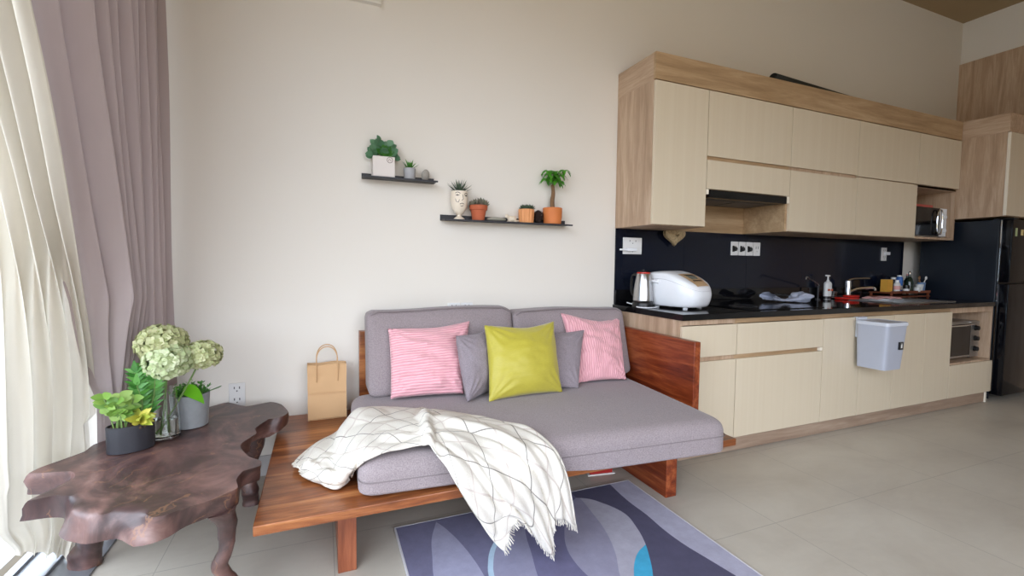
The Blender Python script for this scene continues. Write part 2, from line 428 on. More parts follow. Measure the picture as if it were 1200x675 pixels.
def drape(u, v):
    p = cr(Pd, u); z = .015 + v * 3.27
    y = p.y; end = -.45 - .60 * max(0, min(1, (z - .6) / 1.3)) - .25 * max(0, z - 1.9)
    if y < -.30: y = -.30 + (y + .30) * (end + .30) / -.74
    x = p.x + .004 * math.sin(4 * z + 30 * u)
    k = max(0, min(1, (1.0 - z) / .5)); lim = tline(y) - .012
    if x > lim: x += (lim + .25 * (x - lim) * (1 - k) - .0 - x) * k
    if k: x = x * (1 - k * .0)
    return (x, min(y, -.008), z)
t = thing('curtain', (-2.66, -.6, 0), 'mauve pleated floor length drape gathered in the corner by the window', 'curtain')
part('drape', B().grid(drape, 280, 40), M['drape'], t, smooth=80)
part('curtain_track', bx(-2.72, -2.62, -1.5, -.01, 3.285, 3.31), M['alu'], t)
# sheer: right edge, left edge as functions of height
Rz = [(.012, -2.80, -.545), (.17, -2.79, -.44), (.38, -2.78, -.36), (.65, -2.74, -.435), (.84, -2.72, -.535), (1.0, -2.70, -.623), (1.42, -2.64, -.891), (1.63, -2.61, -1.03), (1.81, -2.60, -1.14), (3.28, -2.60, -1.80)]
Lz = [(.10, -2.93, -.60), (.218, -2.93, -.685), (.40, -2.93, -.69), (.57, -2.92, -.68), (1.02, -2.88, -.745), (1.295, -2.86, -.76), (1.46, -2.86, -.80), (1.65, -2.84, -.97), (1.9, -2.82, -1.08), (3.28, -2.82, -2.1)]
def zcr(P, z):
    z = min(max(z, P[0][0]), P[-1][0])
    for i in range(len(P) - 1):
        if z <= P[i+1][0]:
            f = (z - P[i][0]) / (P[i+1][0] - P[i][0]); f = f*f*(3-2*f) * .4 + f * .6
            return P[i][1] + (P[i+1][1] - P[i][1]) * f, P[i][2] + (P[i+1][2] - P[i][2]) * f
def zsm(P, z):
    o = [zcr(P, z + d) for d in (-.24, -.16, -.08, 0, .08, .16, .24)] if z > .35 else [zcr(P, z)]
    return sum(a for a, b in o) / len(o), sum(b for a, b in o) / len(o)
def sheer(u, v):
    z0 = .012 + .09 * (1 - u) * 0; z = .02 + v ** 1.15 * 3.25
    zz = z + (.075 - .09 * u) * max(0, 1 - z * 3)
    rx, ry = zsm(Rz, zz); lx, ly = zsm(Lz, zz)
    x = lx + (rx - lx) * u; y = ly + (ry - ly) * u
    d = V((ry - ly, -(rx - lx), 0)); d.normalize()      # towards the room
    w = math.sin(PI * u) ** .5 if 0 < u < 1 else 0
    th = 2 * PI * (4.3 * u + .5 * u * u) + .5 * math.sin(2.2 * z)
    amp = .022 + .012 * min(2, z)
    f = amp * math.sin(th) + .006 * math.sin(2.3 * th + 3 * z) + .014 * noise.noise(V((u * 3, z * 2.2, 4))) 
    back = -.02 * math.sin(PI * u) * max(0, 1 - z)
    x += d.x * (w * f + back); y += d.y * (w * f + back) + w * .012 * math.cos(th)
    return (min(x, -2.785 if z < .5 else 9) if z < .5 else x, y, zz)
solo('sheer_curtain', B().grid(sheer, 170, 90), M['sheer'], 'long cream sheer curtain bunched in front of the mauve drape', 'curtain', smooth=80)

# ------------------------------------------------------------------ rug
n = N('abstract_rug'); co = n.coord()
sp = n.n('SeparateXYZ', i_0=co); X, Y = sp.outputs[0], sp.outputs[1]
# object space = world minus rug origin (set below): origin at (-1.047, -1.52)
RO = (-1.047, -1.52)
tt = n.math('MULTIPLY_ADD', Y, -1 / .8, (-.78 - RO[1]) / .8)
xx = n.math('ADD', X, RO[0])
def bound(pts, soft=0.):
    k = n.n('FloatCurve'); n.put(k.inputs['Value'], tt)
    cv = k.mapping.curves[0]; k.mapping.extend = 'HORIZONTAL'
    P = sorted([((-.78 - y) / .8, (x + 1.65) / 1.25) for x, y in pts])
    while len(cv.points) < len(P): cv.points.new(.5, .5)
    for q, (a, c) in zip(cv.points, P): q.location = (a, c)
    k.mapping.update()
    return n.math('MULTIPLY_ADD', k.outputs[0], 1.25, -1.65)
def between(a, c): return n.math('MULTIPLY', n.math('GREATER_THAN', xx, a), n.math('LESS_THAN', xx, c))
def yb(y0): return n.math('LESS_THAN', n.math('ADD', Y, RO[1]), y0)
leafL = bound([(-1.458, -.80), (-1.471, -.83), (-1.504, -.916), (-1.528, -1.034), (-1.547, -1.141), (-1.55, -1.5)])
leafR = bound([(-1.458, -.80), (-1.440, -.84), (-1.424, -.89), (-1.402, -.979), (-1.383, -1.102), (-1.376, -1.209), (-1.38, -1.5)])
strL = bound([(-1.20, -.90), (-1.261, -1.011), (-1.309, -1.08), (-1.340, -1.147), (-1.361, -1.215), (-1.38, -1.5)])
strR = bound([(-1.175, -.90), (-1.236, -1.011), (-1.285, -1.08), (-1.318, -1.147), (-1.340, -1.215), (-1.36, -1.5)])
mid = bound([(-1.06, -.85), (-1.126, -1.018), (-1.162, -1.158), (-1.194, -1.28), (-1.23, -1.55)])
cL = bound([(-.776, -.84), (-.83, -.88), (-.892, -.956), (-.972, -1.078), (-1.014, -1.174), (-1.028, -1.27), (-1.023, -1.348), (-.98, -1.56)])
cR = bound([(-.776, -.84), (-.72, -.875), (-.688, -.92), (-.647, -1.01), (-.64, -1.07), (-.652, -1.129), (-.687, -1.237), (-.742, -1.344), (-.801, -1.436), (-.9, -1.56)])
inn = bound([(-.76, -.86), (-.774, -.974), (-.805, -1.144), (-.854, -1.279), (-.913, -1.392), (-.96, -1.56)])
cy = bound([(-.687, -1.262), (-.708, -1.273), (-.757, -1.297), (-.807, -1.338), (-.866, -1.41), (-.95, -1.55)])
band = bound([(-.542, -.797), (-.556, -.956), (-.553, -1.089), (-.560, -1.22), (-.555, -1.322), (-.533, -1.446), (-.515, -1.544)])
col = n.mix(n.math('GREATER_THAN', xx, strL), '6F6D87', '8B89A0')
col = n.mix(n.math('GREATER_THAN', xx, mid), col, '656280')
col = n.mix(n.math('GREATER_THAN', xx, cR), col, '4B485F')
col = n.mix(n.math('MULTIPLY', between(leafL, leafR), yb(-.80)), col, '9A99B0')
col = n.mix(between(strL, strR), col, 'A9BFD0')
circ = n.math('MULTIPLY', between(cL, cR), yb(-.838))
col = n.mix(circ, col, 'A4A1AE'); col = n.mix(n.math('MULTIPLY', circ, n.math('LESS_THAN', xx, inn)), col, '8D8A9E')
col = n.mix(n.math('MULTIPLY', between(cy, cR), yb(-1.262)), col, '3C9FC4')
col = n.mix(n.math('GREATER_THAN', xx, band), col, 'A3A1B2')
mott = n.noise(co, 20., 5, .7)
h = n.n('HueSaturation', i_Color=col); n.put(h.inputs['Value'], n.math('MULTIPLY_ADD', mott, .5, .75)); n.put(n.b.inputs['Base Color'], h.outputs[0])
n.bump(n.noise(co, 500., 2), .3, .002); M['rug'] = n.set(Roughness=.95)
t = thing('rug', (RO[0], RO[1], 0), 'purple grey rug with abstract curved shapes and a blue patch under the daybed edge', 'rug')
part('pile', bx(-1.629, -.427, -2.26, -.782, .002, .012), M['rug'], t, smooth=0)
b = B()
for a in ((-1.636, -1.629, -2.267, -.775), (-.427, -.420, -2.267, -.775)): b.box(*a, .001, .0125, .001)
for a in ((-1.629, -.427, -.782, -.775), (-1.629, -.427, -2.267, -2.26)): b.box(*a, .001, .0125, .001)
part('edging', b, plain('rug_binding', 'C9C6C8', .9), t, 'pale bound edge')
# bring the pile's own coordinates to the rug origin
# ------------------------------------------------------------------ daybed
PZ = .312
day = thing('daybed', (-1.1, -.6, 0), 'low teak wooden daybed frame with plank deck and a tall arm panel', 'daybed')
b = B().box(-2.122, -.055, -1.128, -.012, PZ - .034, PZ, .003)
part('deck', b, M['teakx'], day)
for x in (-1.868, -.352):
    part('leg', bx(x, x + .066, -.985, -.12, 0, PZ - .034, .003), M['teaky'] if x > -1 else M['teakz'], day)
part('underframe', bx(-1.80, -.352, -.16, -.12, .12, PZ - .034, .002), M['teakx'], day)
part('arm_panel', bx(-.052, -.008, -.835, -.03, .25, .735, .004), M['teaky'], day)
part('back_panel', bx(-1.722, -.054, -.052, -.014, PZ, .762, .003), M['teakx'], day)

def rbox(quad, z0, z1, r, puff=0., sub=18, seg=5, botr=0.):
    """upholstered slab on a 4-corner footprint, edges rounded by r"""
    b = B(); A = [V((*q, 0)) for q in quad]
    # superellipse-section slab built as a cube-sphere style grid
    bm = b.bm
    bmesh.ops.create_cube(bm, size=2)
    bmesh.ops.subdivide_edges(bm, edges=bm.edges[:], cuts=sub, use_grid_fill=True)
    W = ((A[1]-A[0]).length + (A[2]-A[3]).length) / 2; D = ((A[3]-A[0]).length + (A[2]-A[1]).length) / 2; Hh = z1 - z0
    for v in bm.verts:
        c = [v.co.x * W / 2, v.co.y * D / 2, v.co.z * Hh / 2]; h = (W / 2, D / 2, Hh / 2)
        core = [max(-h[i] + r, min(h[i] - r, c[i])) for i in range(3)]
        # redistribute so that the rim gets vertices
        d = V([c[i] - core[i] for i in range(3)])
        if d.length > 1e-9:
            m = max(abs(x) for x in d)
            c = [core[i] + d[i] / d.length * m for i in range(3)]
        s_, t_ = c[0] / W + .5, c[1] / D + .5
        pxy = (A[0] * (1-s_) + A[1] * s_) * (1-t_) + (A[3] * (1-s_) + A[2] * s_) * t_
        bul = puff * math.cos(PI * (s_ - .5)) * math.cos(PI * (t_ - .5)) * (1 if c[2] > 0 else 0)
        nz = noise.noise(V((pxy.x * 3, pxy.y * 3, 1))) * .004
        sag = .028 * min(1, max(0, (-1.135 - pxy.y) / .02)) if botr and c[2] < 0 else 0
        if c[2] < 0 and botr: c[2] = -Hh / 2 + (c[2] + Hh / 2) * botr
        v.co = V((pxy.x, pxy.y, z0 + Hh / 2 + c[2] + bul - sag + (nz if c[2] > 0 else 0)))
    return b
# seat cushion (footprint slightly askew on the deck)
SQ = [(-1.800, -1.090), (-.190, -1.205), (-.095, -.17), (-1.775, -.17)]
seat = thing('seat_cushion', (-1, -.65, PZ), 'wide grey seat mattress lying on the teak daybed deck', 'cushion')
part('cover', rbox(SQ, PZ + .001, .446, .058, .014, 46, botr=.35), M['grey'], seat, smooth=80)
def seam_loop(q, z, out=.001, k=14):
    P = []; r = .05
    for i in range(4):
        a, c, d = V(q[i-1]), V(q[i]), V(q[(i+1) % 4])
        e1, e2 = (a - c).normalized(), (d - c).normalized()
        for j in range(7):
            f = j / 6; p = (c + e1 * r) * (1-f)**2 + c * 2*f*(1-f) + (c + e2 * r) * f*f
            P.append((p.x, p.y, z))
    return P
part('seam', B().tube(seam_loop([(x, y) for x, y in SQ], .372), .0022, 6, True), M['piping'], seat)
# back cushions
def backcush(x0, x1, ztop, label, skew=0.):
    t = thing('back_cushion', ((x0+x1)/2, -.15, .44), label, 'cushion', 'grey back cushions of the daybed')
    b = rbox([(x0, -.11), (x1, -.11), (x1, .11), (x0, .11)], 0, ztop - .446, .04, 0, 22)
    for v in b.bm.verts:
        x, y, z = v.co; k = z / (ztop - .446)
        u = (x - x0) / (x1 - x0) * 2 - 1
        y = y * (1 - .35 * k) + .02 * math.sin(PI * k) * (-1 if y < 0 else 0) * (1 - u*u)
        v.co = V((x, -.215 + y + .085 * k, .446 + z + .006 * math.sin(3 * u + skew) * k))
    part('cover', b, M['grey'], t, smooth=80)
    e = []
    for i in range(21):
        u = i / 20; e.append((x0 + .02 + (x1 - x0 - .04) * u, -.20, ztop - .004 + .006 * math.sin(3 * (u*2-1) + skew) - (.02 if i in (0, 20) else 0)))
    part('seam', B().tube(e, .0035, 6), M['piping'], t)
backcush(-1.695, -.862, .890, 'long grey back cushion behind the left pink pillow', .5)
backcush(-.855, -.058, .866, 'long grey back cushion behind the right pink pillow', 2.)

def pillow(name, BL, BR, TR, TL, T, m, label, grp=None, pinch=.05, seed=1, n=44, wr=.006, sagt=.035, side=1):
    BL, BR, TR, TL = map(V, (BL, BR, TR, TL)); nrm = ((BR - BL).cross(TL - BL)).normalized() * side
    b = B()
    def f(sgn):
        def g(i, j):
            u, v = i * 2 - 1, j * 2 - 1
            ue, ve = u * (1 - pinch * (1 - v*v)), v * (1 - pinch * (1 - u*u))
            s_, t_ = (ue + 1) / 2, (ve + 1) / 2
            t_ -= sagt * max(0, v) * (1 - u*u) * (.55 + .45 * math.cos(2.5 * u - .6))
            p = (BL * (1-s_) + BR * s_) * (1-t_) + (TL * (1-s_) + TR * s_) * t_
            e = max(0, (1 - u**2)) ** .55 * max(0, (1 - v**2)) ** .55
            h = T / 2 * e * (1 + .12 * noise.noise(V((u * 1.5, v * 1.5, seed))))
            cr_ = max(0, abs(u) + abs(v) - .9); h += .010 * cr_ * math.sin(9 * math.atan2(1 - abs(u) + .05, 1 - abs(v) + .05) * 2) * e ** .3
            w = wr * e ** .5 * (noise.noise(V((u * 2.2 + 3*v, v * 5 - u, seed * 3.1))) + .5 * abs(noise.noise(V((u * 6, v * 3 + 2 * u, seed)))))
            return p + nrm * sgn * (h + w * (1 if sgn > 0 else .4))
        return g
    b.grid(f(1), n, n); b.grid(f(-1), n, n)
    xs = (BL + BR) / 2
    o = solo(name, b, m, label, 'pillow', grp, smooth=80, merge=True)
    return o
pillow('pillow', (-1.597, -.395, .462), (-1.235, -.455, .470), (-1.135, -.235, .820), (-1.592, -.265, .800), .15, M['cordh'],
       'pink ribbed corduroy pillow on the left, its ribs running crosswise', 'pink corduroy pillows', .03, 3, wr=.018)
pillow('pillow', (-.545, -.44, .458), (-.215, -.46, .458), (-.090, -.205, .800), (-.54, -.22, .845), .14, M['cordv'],
       'pink ribbed corduroy pillow on the right, its ribs running upright', 'pink corduroy pillows', .040, 5, wr=.018, sagt=.075)
pillow('pillow', (-1.25, -.58, .462), (-1.04, -.42, .462), (-1.02, -.32, .80), (-1.262, -.40, .765), .13, M['grey2'],
       'grey cloth pillow wedged between the left pink pillow and the yellow one', 'small grey pillows', .04, 7)
pillow('pillow', (-.86, -.47, .462), (-.59, -.535, .458), (-.445, -.345, .752), (-.80, -.30, .765), .12, M['grey2'],
       'grey cloth pillow half hidden between the yellow pillow and the right pink one', 'small grey pillows', .04, 9)
pillow('pillow', (-1.145, -.60, .458), (-.715, -.575, .460), (-.690, -.415, .822), (-1.112, -.42, .818), .17, M['yellow'],
       'mustard yellow satin pillow in the middle of the daybed', None, .050, 11, wr=.005, sagt=.045)

# ------------------------------------------------------------------ throw
ROWS = [[(-1.968, -0.864, 0.32), (-1.981, -0.825, 0.325), (-1.994, -0.792, 0.33), (-2.008, -0.754, 0.33), (-2.023, -0.695, 0.322)], [(-1.935, -0.899, 0.32), (-1.947, -0.884, 0.345), (-1.96, -0.812, 0.34), (-1.968, -0.746, 0.345), (-1.978, -0.584, 0.322)], [(-1.897, -0.942, 0.32), (-1.908, -0.933, 0.36), (-1.92, -0.807, 0.345), (-1.933, -0.714, 0.355), (-1.934, -0.496, 0.325)], [(-1.862, -0.976, 0.32), (-1.862, -0.973, 0.37), (-1.867, -0.83, 0.36), (-1.876, -0.699, 0.37), (-1.86, -0.439, 0.335)], [(-1.819, -0.944, 0.34), (-1.82, -1.025, 0.42), (-1.826, -0.911, 0.43), (-1.823, -0.723, 0.43), (-1.788, -0.406, 0.39)], [(-1.788, -1.061, 0.43), (-1.771, -1.006, 0.462), (-1.761, -0.884, 0.468), (-1.754, -0.716, 0.47), (-1.743, -0.485, 0.455)], [(-1.727, -1.067, 0.46), (-1.699, -0.963, 0.468), (-1.679, -0.856, 0.475), (-1.669, -0.717, 0.475), (-1.644, -0.511, 0.46)], [(-1.65, -1.056, 0.46), (-1.624, -0.973, 0.468), (-1.598, -0.901, 0.48), (-1.576, -0.773, 0.482), (-1.535, -0.579, 0.46)], [(-1.559, -1.074, 0.47), (-1.539, -1.025, 0.485), (-1.517, -0.955, 0.495), (-1.482, -0.845, 0.49), (-1.424, -0.664, 0.465)], [(-1.537, -1.18, 0.455), (-1.494, -1.073, 0.47), (-1.46, -1.002, 0.49), (-1.396, -0.9, 0.49), (-1.309, -0.772, 0.465)], [(-1.502, -1.225, 0.401), (-1.453, -1.18, 0.463), (-1.387, -1.083, 0.475), (-1.3, -0.982, 0.48), (-1.207, -0.906, 0.465)], [(-1.44, -1.225, 0.298), (-1.393, -1.225, 0.389), (-1.322, -1.18, 0.444), (-1.227, -1.125, 0.475), (-1.135, -1.042, 0.465)], [(-1.382, -1.225, 0.199), (-1.327, -1.225, 0.282), (-1.251, -1.225, 0.364), (-1.175, -1.225, 0.433), (-1.099, -1.18, 0.44)], [(-1.342, -1.225, 0.139), (-1.283, -1.225, 0.242), (-1.179, -1.225, 0.214), (-1.12, -1.225, 0.309), (-1.055, -1.225, 0.357)], [(-1.308, -1.225, 0.102), (-1.252, -1.225, 0.21), (-1.122, -1.225, 0.055), (-1.107, -1.225, 0.186), (-1.005, -1.225, 0.134)]]
NR = len(ROWS) - 1
def throw0(u, v):
    return cr([cr(r, u) for r in ROWS], v)
def throwp(u, v):
    e = .004
    p = throw0(u, v); du = throw0(min(u+e, 1), v) - throw0(max(u-e, 0), v); dv = throw0(u, min(v+e, 1)) - throw0(u, max(v-e, 0))
    nn = du.cross(dv)
    nn = nn.normalized() if nn.length > 1e-12 else V((0, 0, 1))
    if nn.z - nn.y < 0: nn = -nn
    # long folds that fan out from the gather at the cushion edge, plus crumple
    hang = min(1, max(0, (v - .6) / .25)); left = 1 - hang
    f = .017 * hang * math.sin(2*PI*(3.2*u + .25*math.sin(4*v))) + .006 * left * math.sin(2*PI*(2.1*u + 1.4*v)) + .006 * math.sin(2*PI*(1.3*u - 2.6*v))
    f += .018 * noise.noise(V((u * 4, v * 9, 2.2))) + .008 * noise.noise(V((u * 11, v * 20, 5.)))
    g = v - .535 - .05 * (1 - u)
    f += .030 * math.exp(-(g / .016) ** 2) * (1 - .3 * u) + .010 * hang * math.sin(2*PI*(6.5*u - 1.2*v))
    edge = min(1, 6 * u + .35, 6 * (1 - u) + .35)
    return p + nn * (abs(f) * .9 + f * .3 + .004) * edge
def thuv(i, j):
    x, y = i * .95, j * 2.0
    return (x * math.cos(.7) - y * math.sin(.7) + .05 * math.sin(5 * j), x * math.sin(.7) + y * math.cos(.7))
NB, NV_ = 64, 150
t = thing('throw_blanket', (-1.4, -.95, .31), 'cream plaid throw with thin dark lines and fringe draped over the grey seat', 'blanket')
b = B().grid(throwp, NB, NV_, thuv)
o = part('cloth', b, M['throw'], t, smooth=80)
md = o.modifiers.new('thickness', 'SOLIDIFY'); md.thickness = .005; md.offset = 0
b = B(); rnd = random.Random(4)
for i in range(150):
    u = i / 149; p = throwp(u, 1); d = (throwp(u, 1) - throwp(u, .97)).normalized() * rnd.uniform(.012, .026)
    d = d + V((rnd.uniform(-.005, .005), rnd.uniform(-.004, .004), -.006)); d.z = max(d.z, .014 - p.z)
    b.tube([p - d * .15, p + d * .5, p + d + V((rnd.uniform(-.003, .003), 0, 0))], .0012, 4)
for i in range(70):
    u = i / 69; p = throwp(u, 0); d = (throwp(u, 0) - throwp(u, .03)).normalized() * rnd.uniform(.01, .02)
    d.z = 0; b.tube([p - d * .2, p + d * .5, p + d], .0012, 4)
part('fringe', b, M['fringe'], t)['kind'] = 'stuff'

# ------------------------------------------------------------------ live-edge table
T = [(-2.265, -0.165), (-2.16, -0.129), (-2.105, -0.195), (-2.066, -0.33), (-2.087, -0.394), (-2.135, -0.401), (-2.182, -0.517), (-2.171, -0.592), (-2.21, -0.684), (-2.207, -0.739), (-2.167, -0.839), (-2.122, -0.895), (-2.119, -0.941), (-2.168, -0.965), (-2.179, -1.028), (-2.166, -1.092), (-2.191, -1.12), (-2.234, -1.155), (-2.296, -1.18), (-2.327, -1.202), (-2.36, -1.198), (-2.414, -1.134), (-2.473, -1.13), (-2.505, -1.132), (-2.579, -1.074), (-2.598, -0.99), (-2.641, -0.962), (-2.674, -0.949), (-2.726, -0.961), (-2.700, -0.9), (-2.672, -0.823), (-2.702, -0.763), (-2.789, -0.743), (-2.826, -0.729), (-2.814, -0.685), (-2.774, -0.627), (-2.739, -0.571), (-2.736, -0.502), (-2.696, -0.443), (-2.639, -0.329), (-2.553, -0.245), (-2.489, -0.165), (-2.42, -0.107), (-2.358, -0.063)]
# lower rim for each of those points (live edge flares out at the front)
LOW = {0: (-2.25, -.16), 1: (-2.15, -.125), 2: (-2.09, -.18), 3: (-2.070, -.29), 4: (-2.105, -.40), 5: (-2.147, -.41), 6: (-2.20, -.50), 7: (-2.19, -.59), 8: (-2.225, -.66), 9: (-2.22, -.74), 10: (-2.16, -.80), 11: (-2.135, -.84), 12: (-2.13, -.90),
       13: (-2.178, -.93), 14: (-2.175, -1.01), 15: (-2.172, -1.06), 16: (-2.19, -1.10), 17: (-2.239, -1.12), 18: (-2.293, -1.15), 19: (-2.324, -1.195), 20: (-2.36, -1.215), 21: (-2.40, -1.215), 22: (-2.456, -1.150), 23: (-2.52, -1.150), 24: (-2.577, -1.115), 25: (-2.616, -1.067),
       26: (-2.645, -.97), 27: (-2.69, -.945), 28: (-2.755, -.94), 29: (-2.725, -.89), 30: (-2.69, -.825), 31: (-2.71, -.765), 32: (-2.79, -.755), 33: (-2.835, -.735)}
tb = thing('live_edge_table', (-2.42, -.62, 0), 'dark polished live edge stump wood coffee table with an irregular outline', 'table')
b = B(); NT = len(T); top = []; midr = []; lowr = []; inn_ = []; cx, cyy = -2.43, -.65
K = NT * 4
TT = [V((*p, 0)) for p in T]; LL = [V((*LOW.get(i, (cx + (T[i][0]-cx)*.985, cyy + (T[i][1]-cyy)*.985)), 0)) for i in range(NT)]
def closed(P, k):
    x = k / 4; i = int(x) % len(P); f = x - int(x); p0, p1, p2, p3 = P[i-1], P[i], P[(i+1) % len(P)], P[(i+2) % len(P)]
    return .5 * ((2*p1) + (p2-p0)*f + (2*p0-5*p1+4*p2-p3)*f*f + (3*p1-p0-3*p2+p3)*f**3) * .6 + .4 * (p1.lerp(p2, f))
cen = V((cx, cyy, 0))
def ringat(frac, z, wob=0.):
    R = []
    for k in range(K):
        a, c = closed(TT, k), closed(LL, k); p = a.lerp(c, frac)
        d = (p - cen).normalized(); nz = noise.noise(V((k * .17, z * 22, 1.3)))
        p = p + d * wob * nz; R.append(V((p.x, p.y, z + wob * .25 * nz)))
    return R
r0 = [cen + (p - cen) * .93 for p in ringat(0, .430)]
for p, q in zip(r0, ringat(0, .430)): p.z = .4302
rings = [r0, ringat(0, .430), ringat(.25, .421, .006), ringat(.55, .403, .012), ringat(.85, .380, .014), ringat(1, .362, .010)]
rr = [b.ring(r) for r in rings]
for i in range(len(rr) - 1): b.bridge(rr[i], rr[i+1])
under = b.ring([cen + (V((p.x, p.y, 0)) - cen) * .90 + V((0, 0, .352)) for p in rings[-1]]); b.bridge(rr[-1], under)
b.cap(rr[0]); b.cap(under, True)
part('tabletop', b, M['rose'], tb, smooth=50)
def crook(pts, rad, seed):
    b = B(); n_ = 36; P = [cr(pts, i / n_) for i in range(n_ + 1)]; R = [cr([(r, 0, 0) for r in rad], i / n_).x for i in range(n_ + 1)]
    b.tube(P, R, 14)
    for v in b.bm.verts:
        d = noise.noise(v.co * 16 + V((seed, 0, 0))) * .016 + noise.noise(v.co * 45) * .004
        c = min(P, key=lambda q: (q - v.co).length); v.co += (v.co - c).normalized() * d
        v.co.z = max(v.co.z, 0.)
    return b
part('leg', crook([(-2.215, -1.07, .37), (-2.205, -1.04, .26), (-2.225, -1.05, .17), (-2.205, -1.03, .08), (-2.215, -1.03, 0.)], [.042, .026, .022, .025, .028], 1), M['rose'], tb, smooth=60)
part('leg', crook([(-2.63, -.74, .37), (-2.69, -.66, .22), (-2.715, -.62, .12), (-2.745, -.585, .0)], [.06, .042, .038, .048], 5), M['rose'], tb, smooth=60)
part('leg', crook([(-2.20, -.36, .37), (-2.23, -.32, .2), (-2.235, -.31, .1), (-2.235, -.30, 0.)], [.055, .036, .034, .038], 9), M['rose'], tb, smooth=60)

# ------------------------------------------------------------------ plants on the table
TZ = .431
t = thing('potted_plant', (-2.585, -.61, TZ), 'leafy plant with yellow and green leaves in an oval charcoal pot', 'plant')
part('pot', B().lathe([(.055, 0), (.060, .002), (.0605, .098), (.0575, .100), (.056, .088)], (-2.585, -.61, TZ), 36, 1.2, .78, .35, cap1=False), M['potblack'], t)
b = B().lathe([(.054, .082), (.05, .086), (.02, .09)], (-2.585, -.61, TZ), 24, 1.2, .78, .35)
for i in range(60): b.ball((-2.585 + rnd.uniform(-.055, .055), -.61 + rnd.uniform(-.035, .035), TZ + .09), rnd.uniform(.003, .007), 1)
part('soil', b, M['soil'], t)
rnd = random.Random(11)
b = B(); st = B()
base = V((-2.56, -.60, TZ + .085))
for k in range(5):   # upright feathery stems
    p0 = base + V((rnd.uniform(-.015, .02), rnd.uniform(-.01, .02), 0)); tipp = p0 + V(((-.02, .01, .03, -.005, .02)[k], (.02, .05, 0, -.02, .03)[k], (.20, .215, .18, .16, .14)[k]))
    m_ = (p0 + tipp) / 2 + V((.01, 0, .02)); P = [p0.lerp(m_, i/5) if i < 5 else m_.lerp(tipp, (i-5)/5) for i in range(11)]
    st.tube(P, [.0035 - .0002 * i for i in range(11)], 6)
    for i in range(2, 11):
        for s_ in (-1, 1):
            a = rnd.uniform(0, .6); b.leaf(P[i], V((s_ * math.cos(a), s_ * math.sin(a) * .6 - .15, .9)), rnd.uniform(.036, .050), .017, .4, n=5, up=V((rnd.uniform(-.5, .9), -1, rnd.uniform(-.2, 1.))))
    b.leaf(P[-1], (0, 0, 1), .05, .022, .2, up=V((0, -1, .2)))
part('upright_leaves', b, M['leafdeep'], t, 'glossy deep green leaflets on upright stems')
b = B(); base = V((-2.605, -.635, TZ + .085))
for k in range(7):   # rounder leaves on arching stems at the left
    p0 = base + V((rnd.uniform(-.02, .015), rnd.uniform(-.01, .01), 0)); tp = p0 + V((rnd.uniform(-.022, .03), rnd.uniform(-.03, .02), rnd.uniform(.07, .15)))
    P = [p0.lerp(tp, i / 6) + V((0, 0, .01 * math.sin(PI * i / 6))) for i in range(7)]; st.tube(P, .0025, 6)
    for i in (3, 4, 5, 6):
        for s_ in (-1, 1): b.leaf(P[i], V((s_ * rnd.uniform(.5, 1), rnd.uniform(-.7, .3), rnd.uniform(.2, .8))), rnd.uniform(.032, .046), rnd.uniform(.022, .033), .6, n=6, tip=.8, up=V((rnd.uniform(-.8, .8), -1, rnd.uniform(-.2, 1.2))))
part('round_leaves', b, M['leaf'], t, 'light green rounded leaves')
b = B()
for k in range(22):
    b.leaf(V((-2.55, -.63, TZ + .10 + rnd.uniform(0, .03))), V((rnd.uniform(-.3, 1), rnd.uniform(-1, .4), rnd.uniform(.2, .9))), rnd.uniform(.045, .068), .026, .7, n=6, tip=.8, up=V((rnd.uniform(-.4, .4), -1, .8)))
part('yellow_leaves', b, M['leafyel'], t, 'yellow blotched leaves low over the rim')
part('stem', st, M['stem'], t)
# glass vase with hydrangeas
vc = (-2.505, -.50, TZ)
t = thing('vase', vc, 'clear glass vase holding the hydrangeas on the dark table', 'vase')
part('glass', B().lathe([(.0, .0), (.046, .0), (.050, .006), (.047, .08), (.041, .17), (.040, .20), (.0375, .20), (.0385, .17), (.0445, .08), (.046, .012), (0, .010)], vc, 40, cap0=False, cap1=False), M['glass'], t, smooth=60)
part('water', B().lathe([(.0, .0115), (.0440, .013), (.0430, .06), (.0425, .075), (0, .075)], vc, 40, cap0=False, cap1=False), M['water'], t)
def hydra(c, r, m, label, seed, foot):
    rn = random.Random(seed); c = V(c)
    t = thing('hydrangea', foot, label, 'flower', 'hydrangeas in the glass vase')
    b = B()
    nf = 190
    for i in range(nf):
        z = 1 - 1.75 * (i + .5) / nf; a = i * 2.39996
        d = V((math.sqrt(max(0, 1 - z*z)) * math.cos(a), math.sqrt(max(0, 1 - z*z)) * math.sin(a), z))
        d = (d + V([rn.uniform(-.15, .15) for _ in range(3)])).normalized()
        p = c + V((d.x * r, d.y * r, d.z * r * .82)) * rn.uniform(.86, 1.04)
        s1 = d.orthogonal().normalized(); s2 = d.cross(s1); ph = rn.uniform(0, PI)
        for q in range(4):
            aa = ph + q * PI / 2; o = s1 * math.cos(aa) + s2 * math.sin(aa)
            b.leaf(p, o + d * .45, r * .25, r * .24, 0, up=d, n=4, tip=.85, fold=rn.uniform(-.1, .4))
    b.ball(c, (r * .72, r * .72, r * .6), 2)
    part('flower_head', b, m, t, smooth=80)
    foot = V(foot); P = [foot, foot.lerp(c, .5) + V((.0, 0, -.01)), c]
    part('stem', B().tube([cr(P, i / 8) for i in range(9)], .0035, 7), M['stem'], t)
hydra((-2.510, -.50, .812), .084, M['petal2'], 'pale green hydrangea head at the back, highest in the vase', 2, (-2.50, -.49, .45))
hydra((-2.478, -.55, .748), .080, M['petal'], 'largest cream green hydrangea head at the front of the vase', 5, (-2.515, -.52, .45))
hydra((-2.372, -.49, .755), .066, M['petal2'], 'smaller yellowish hydrangea head leaning out to the right', 8, (-2.53, -.485, .45))
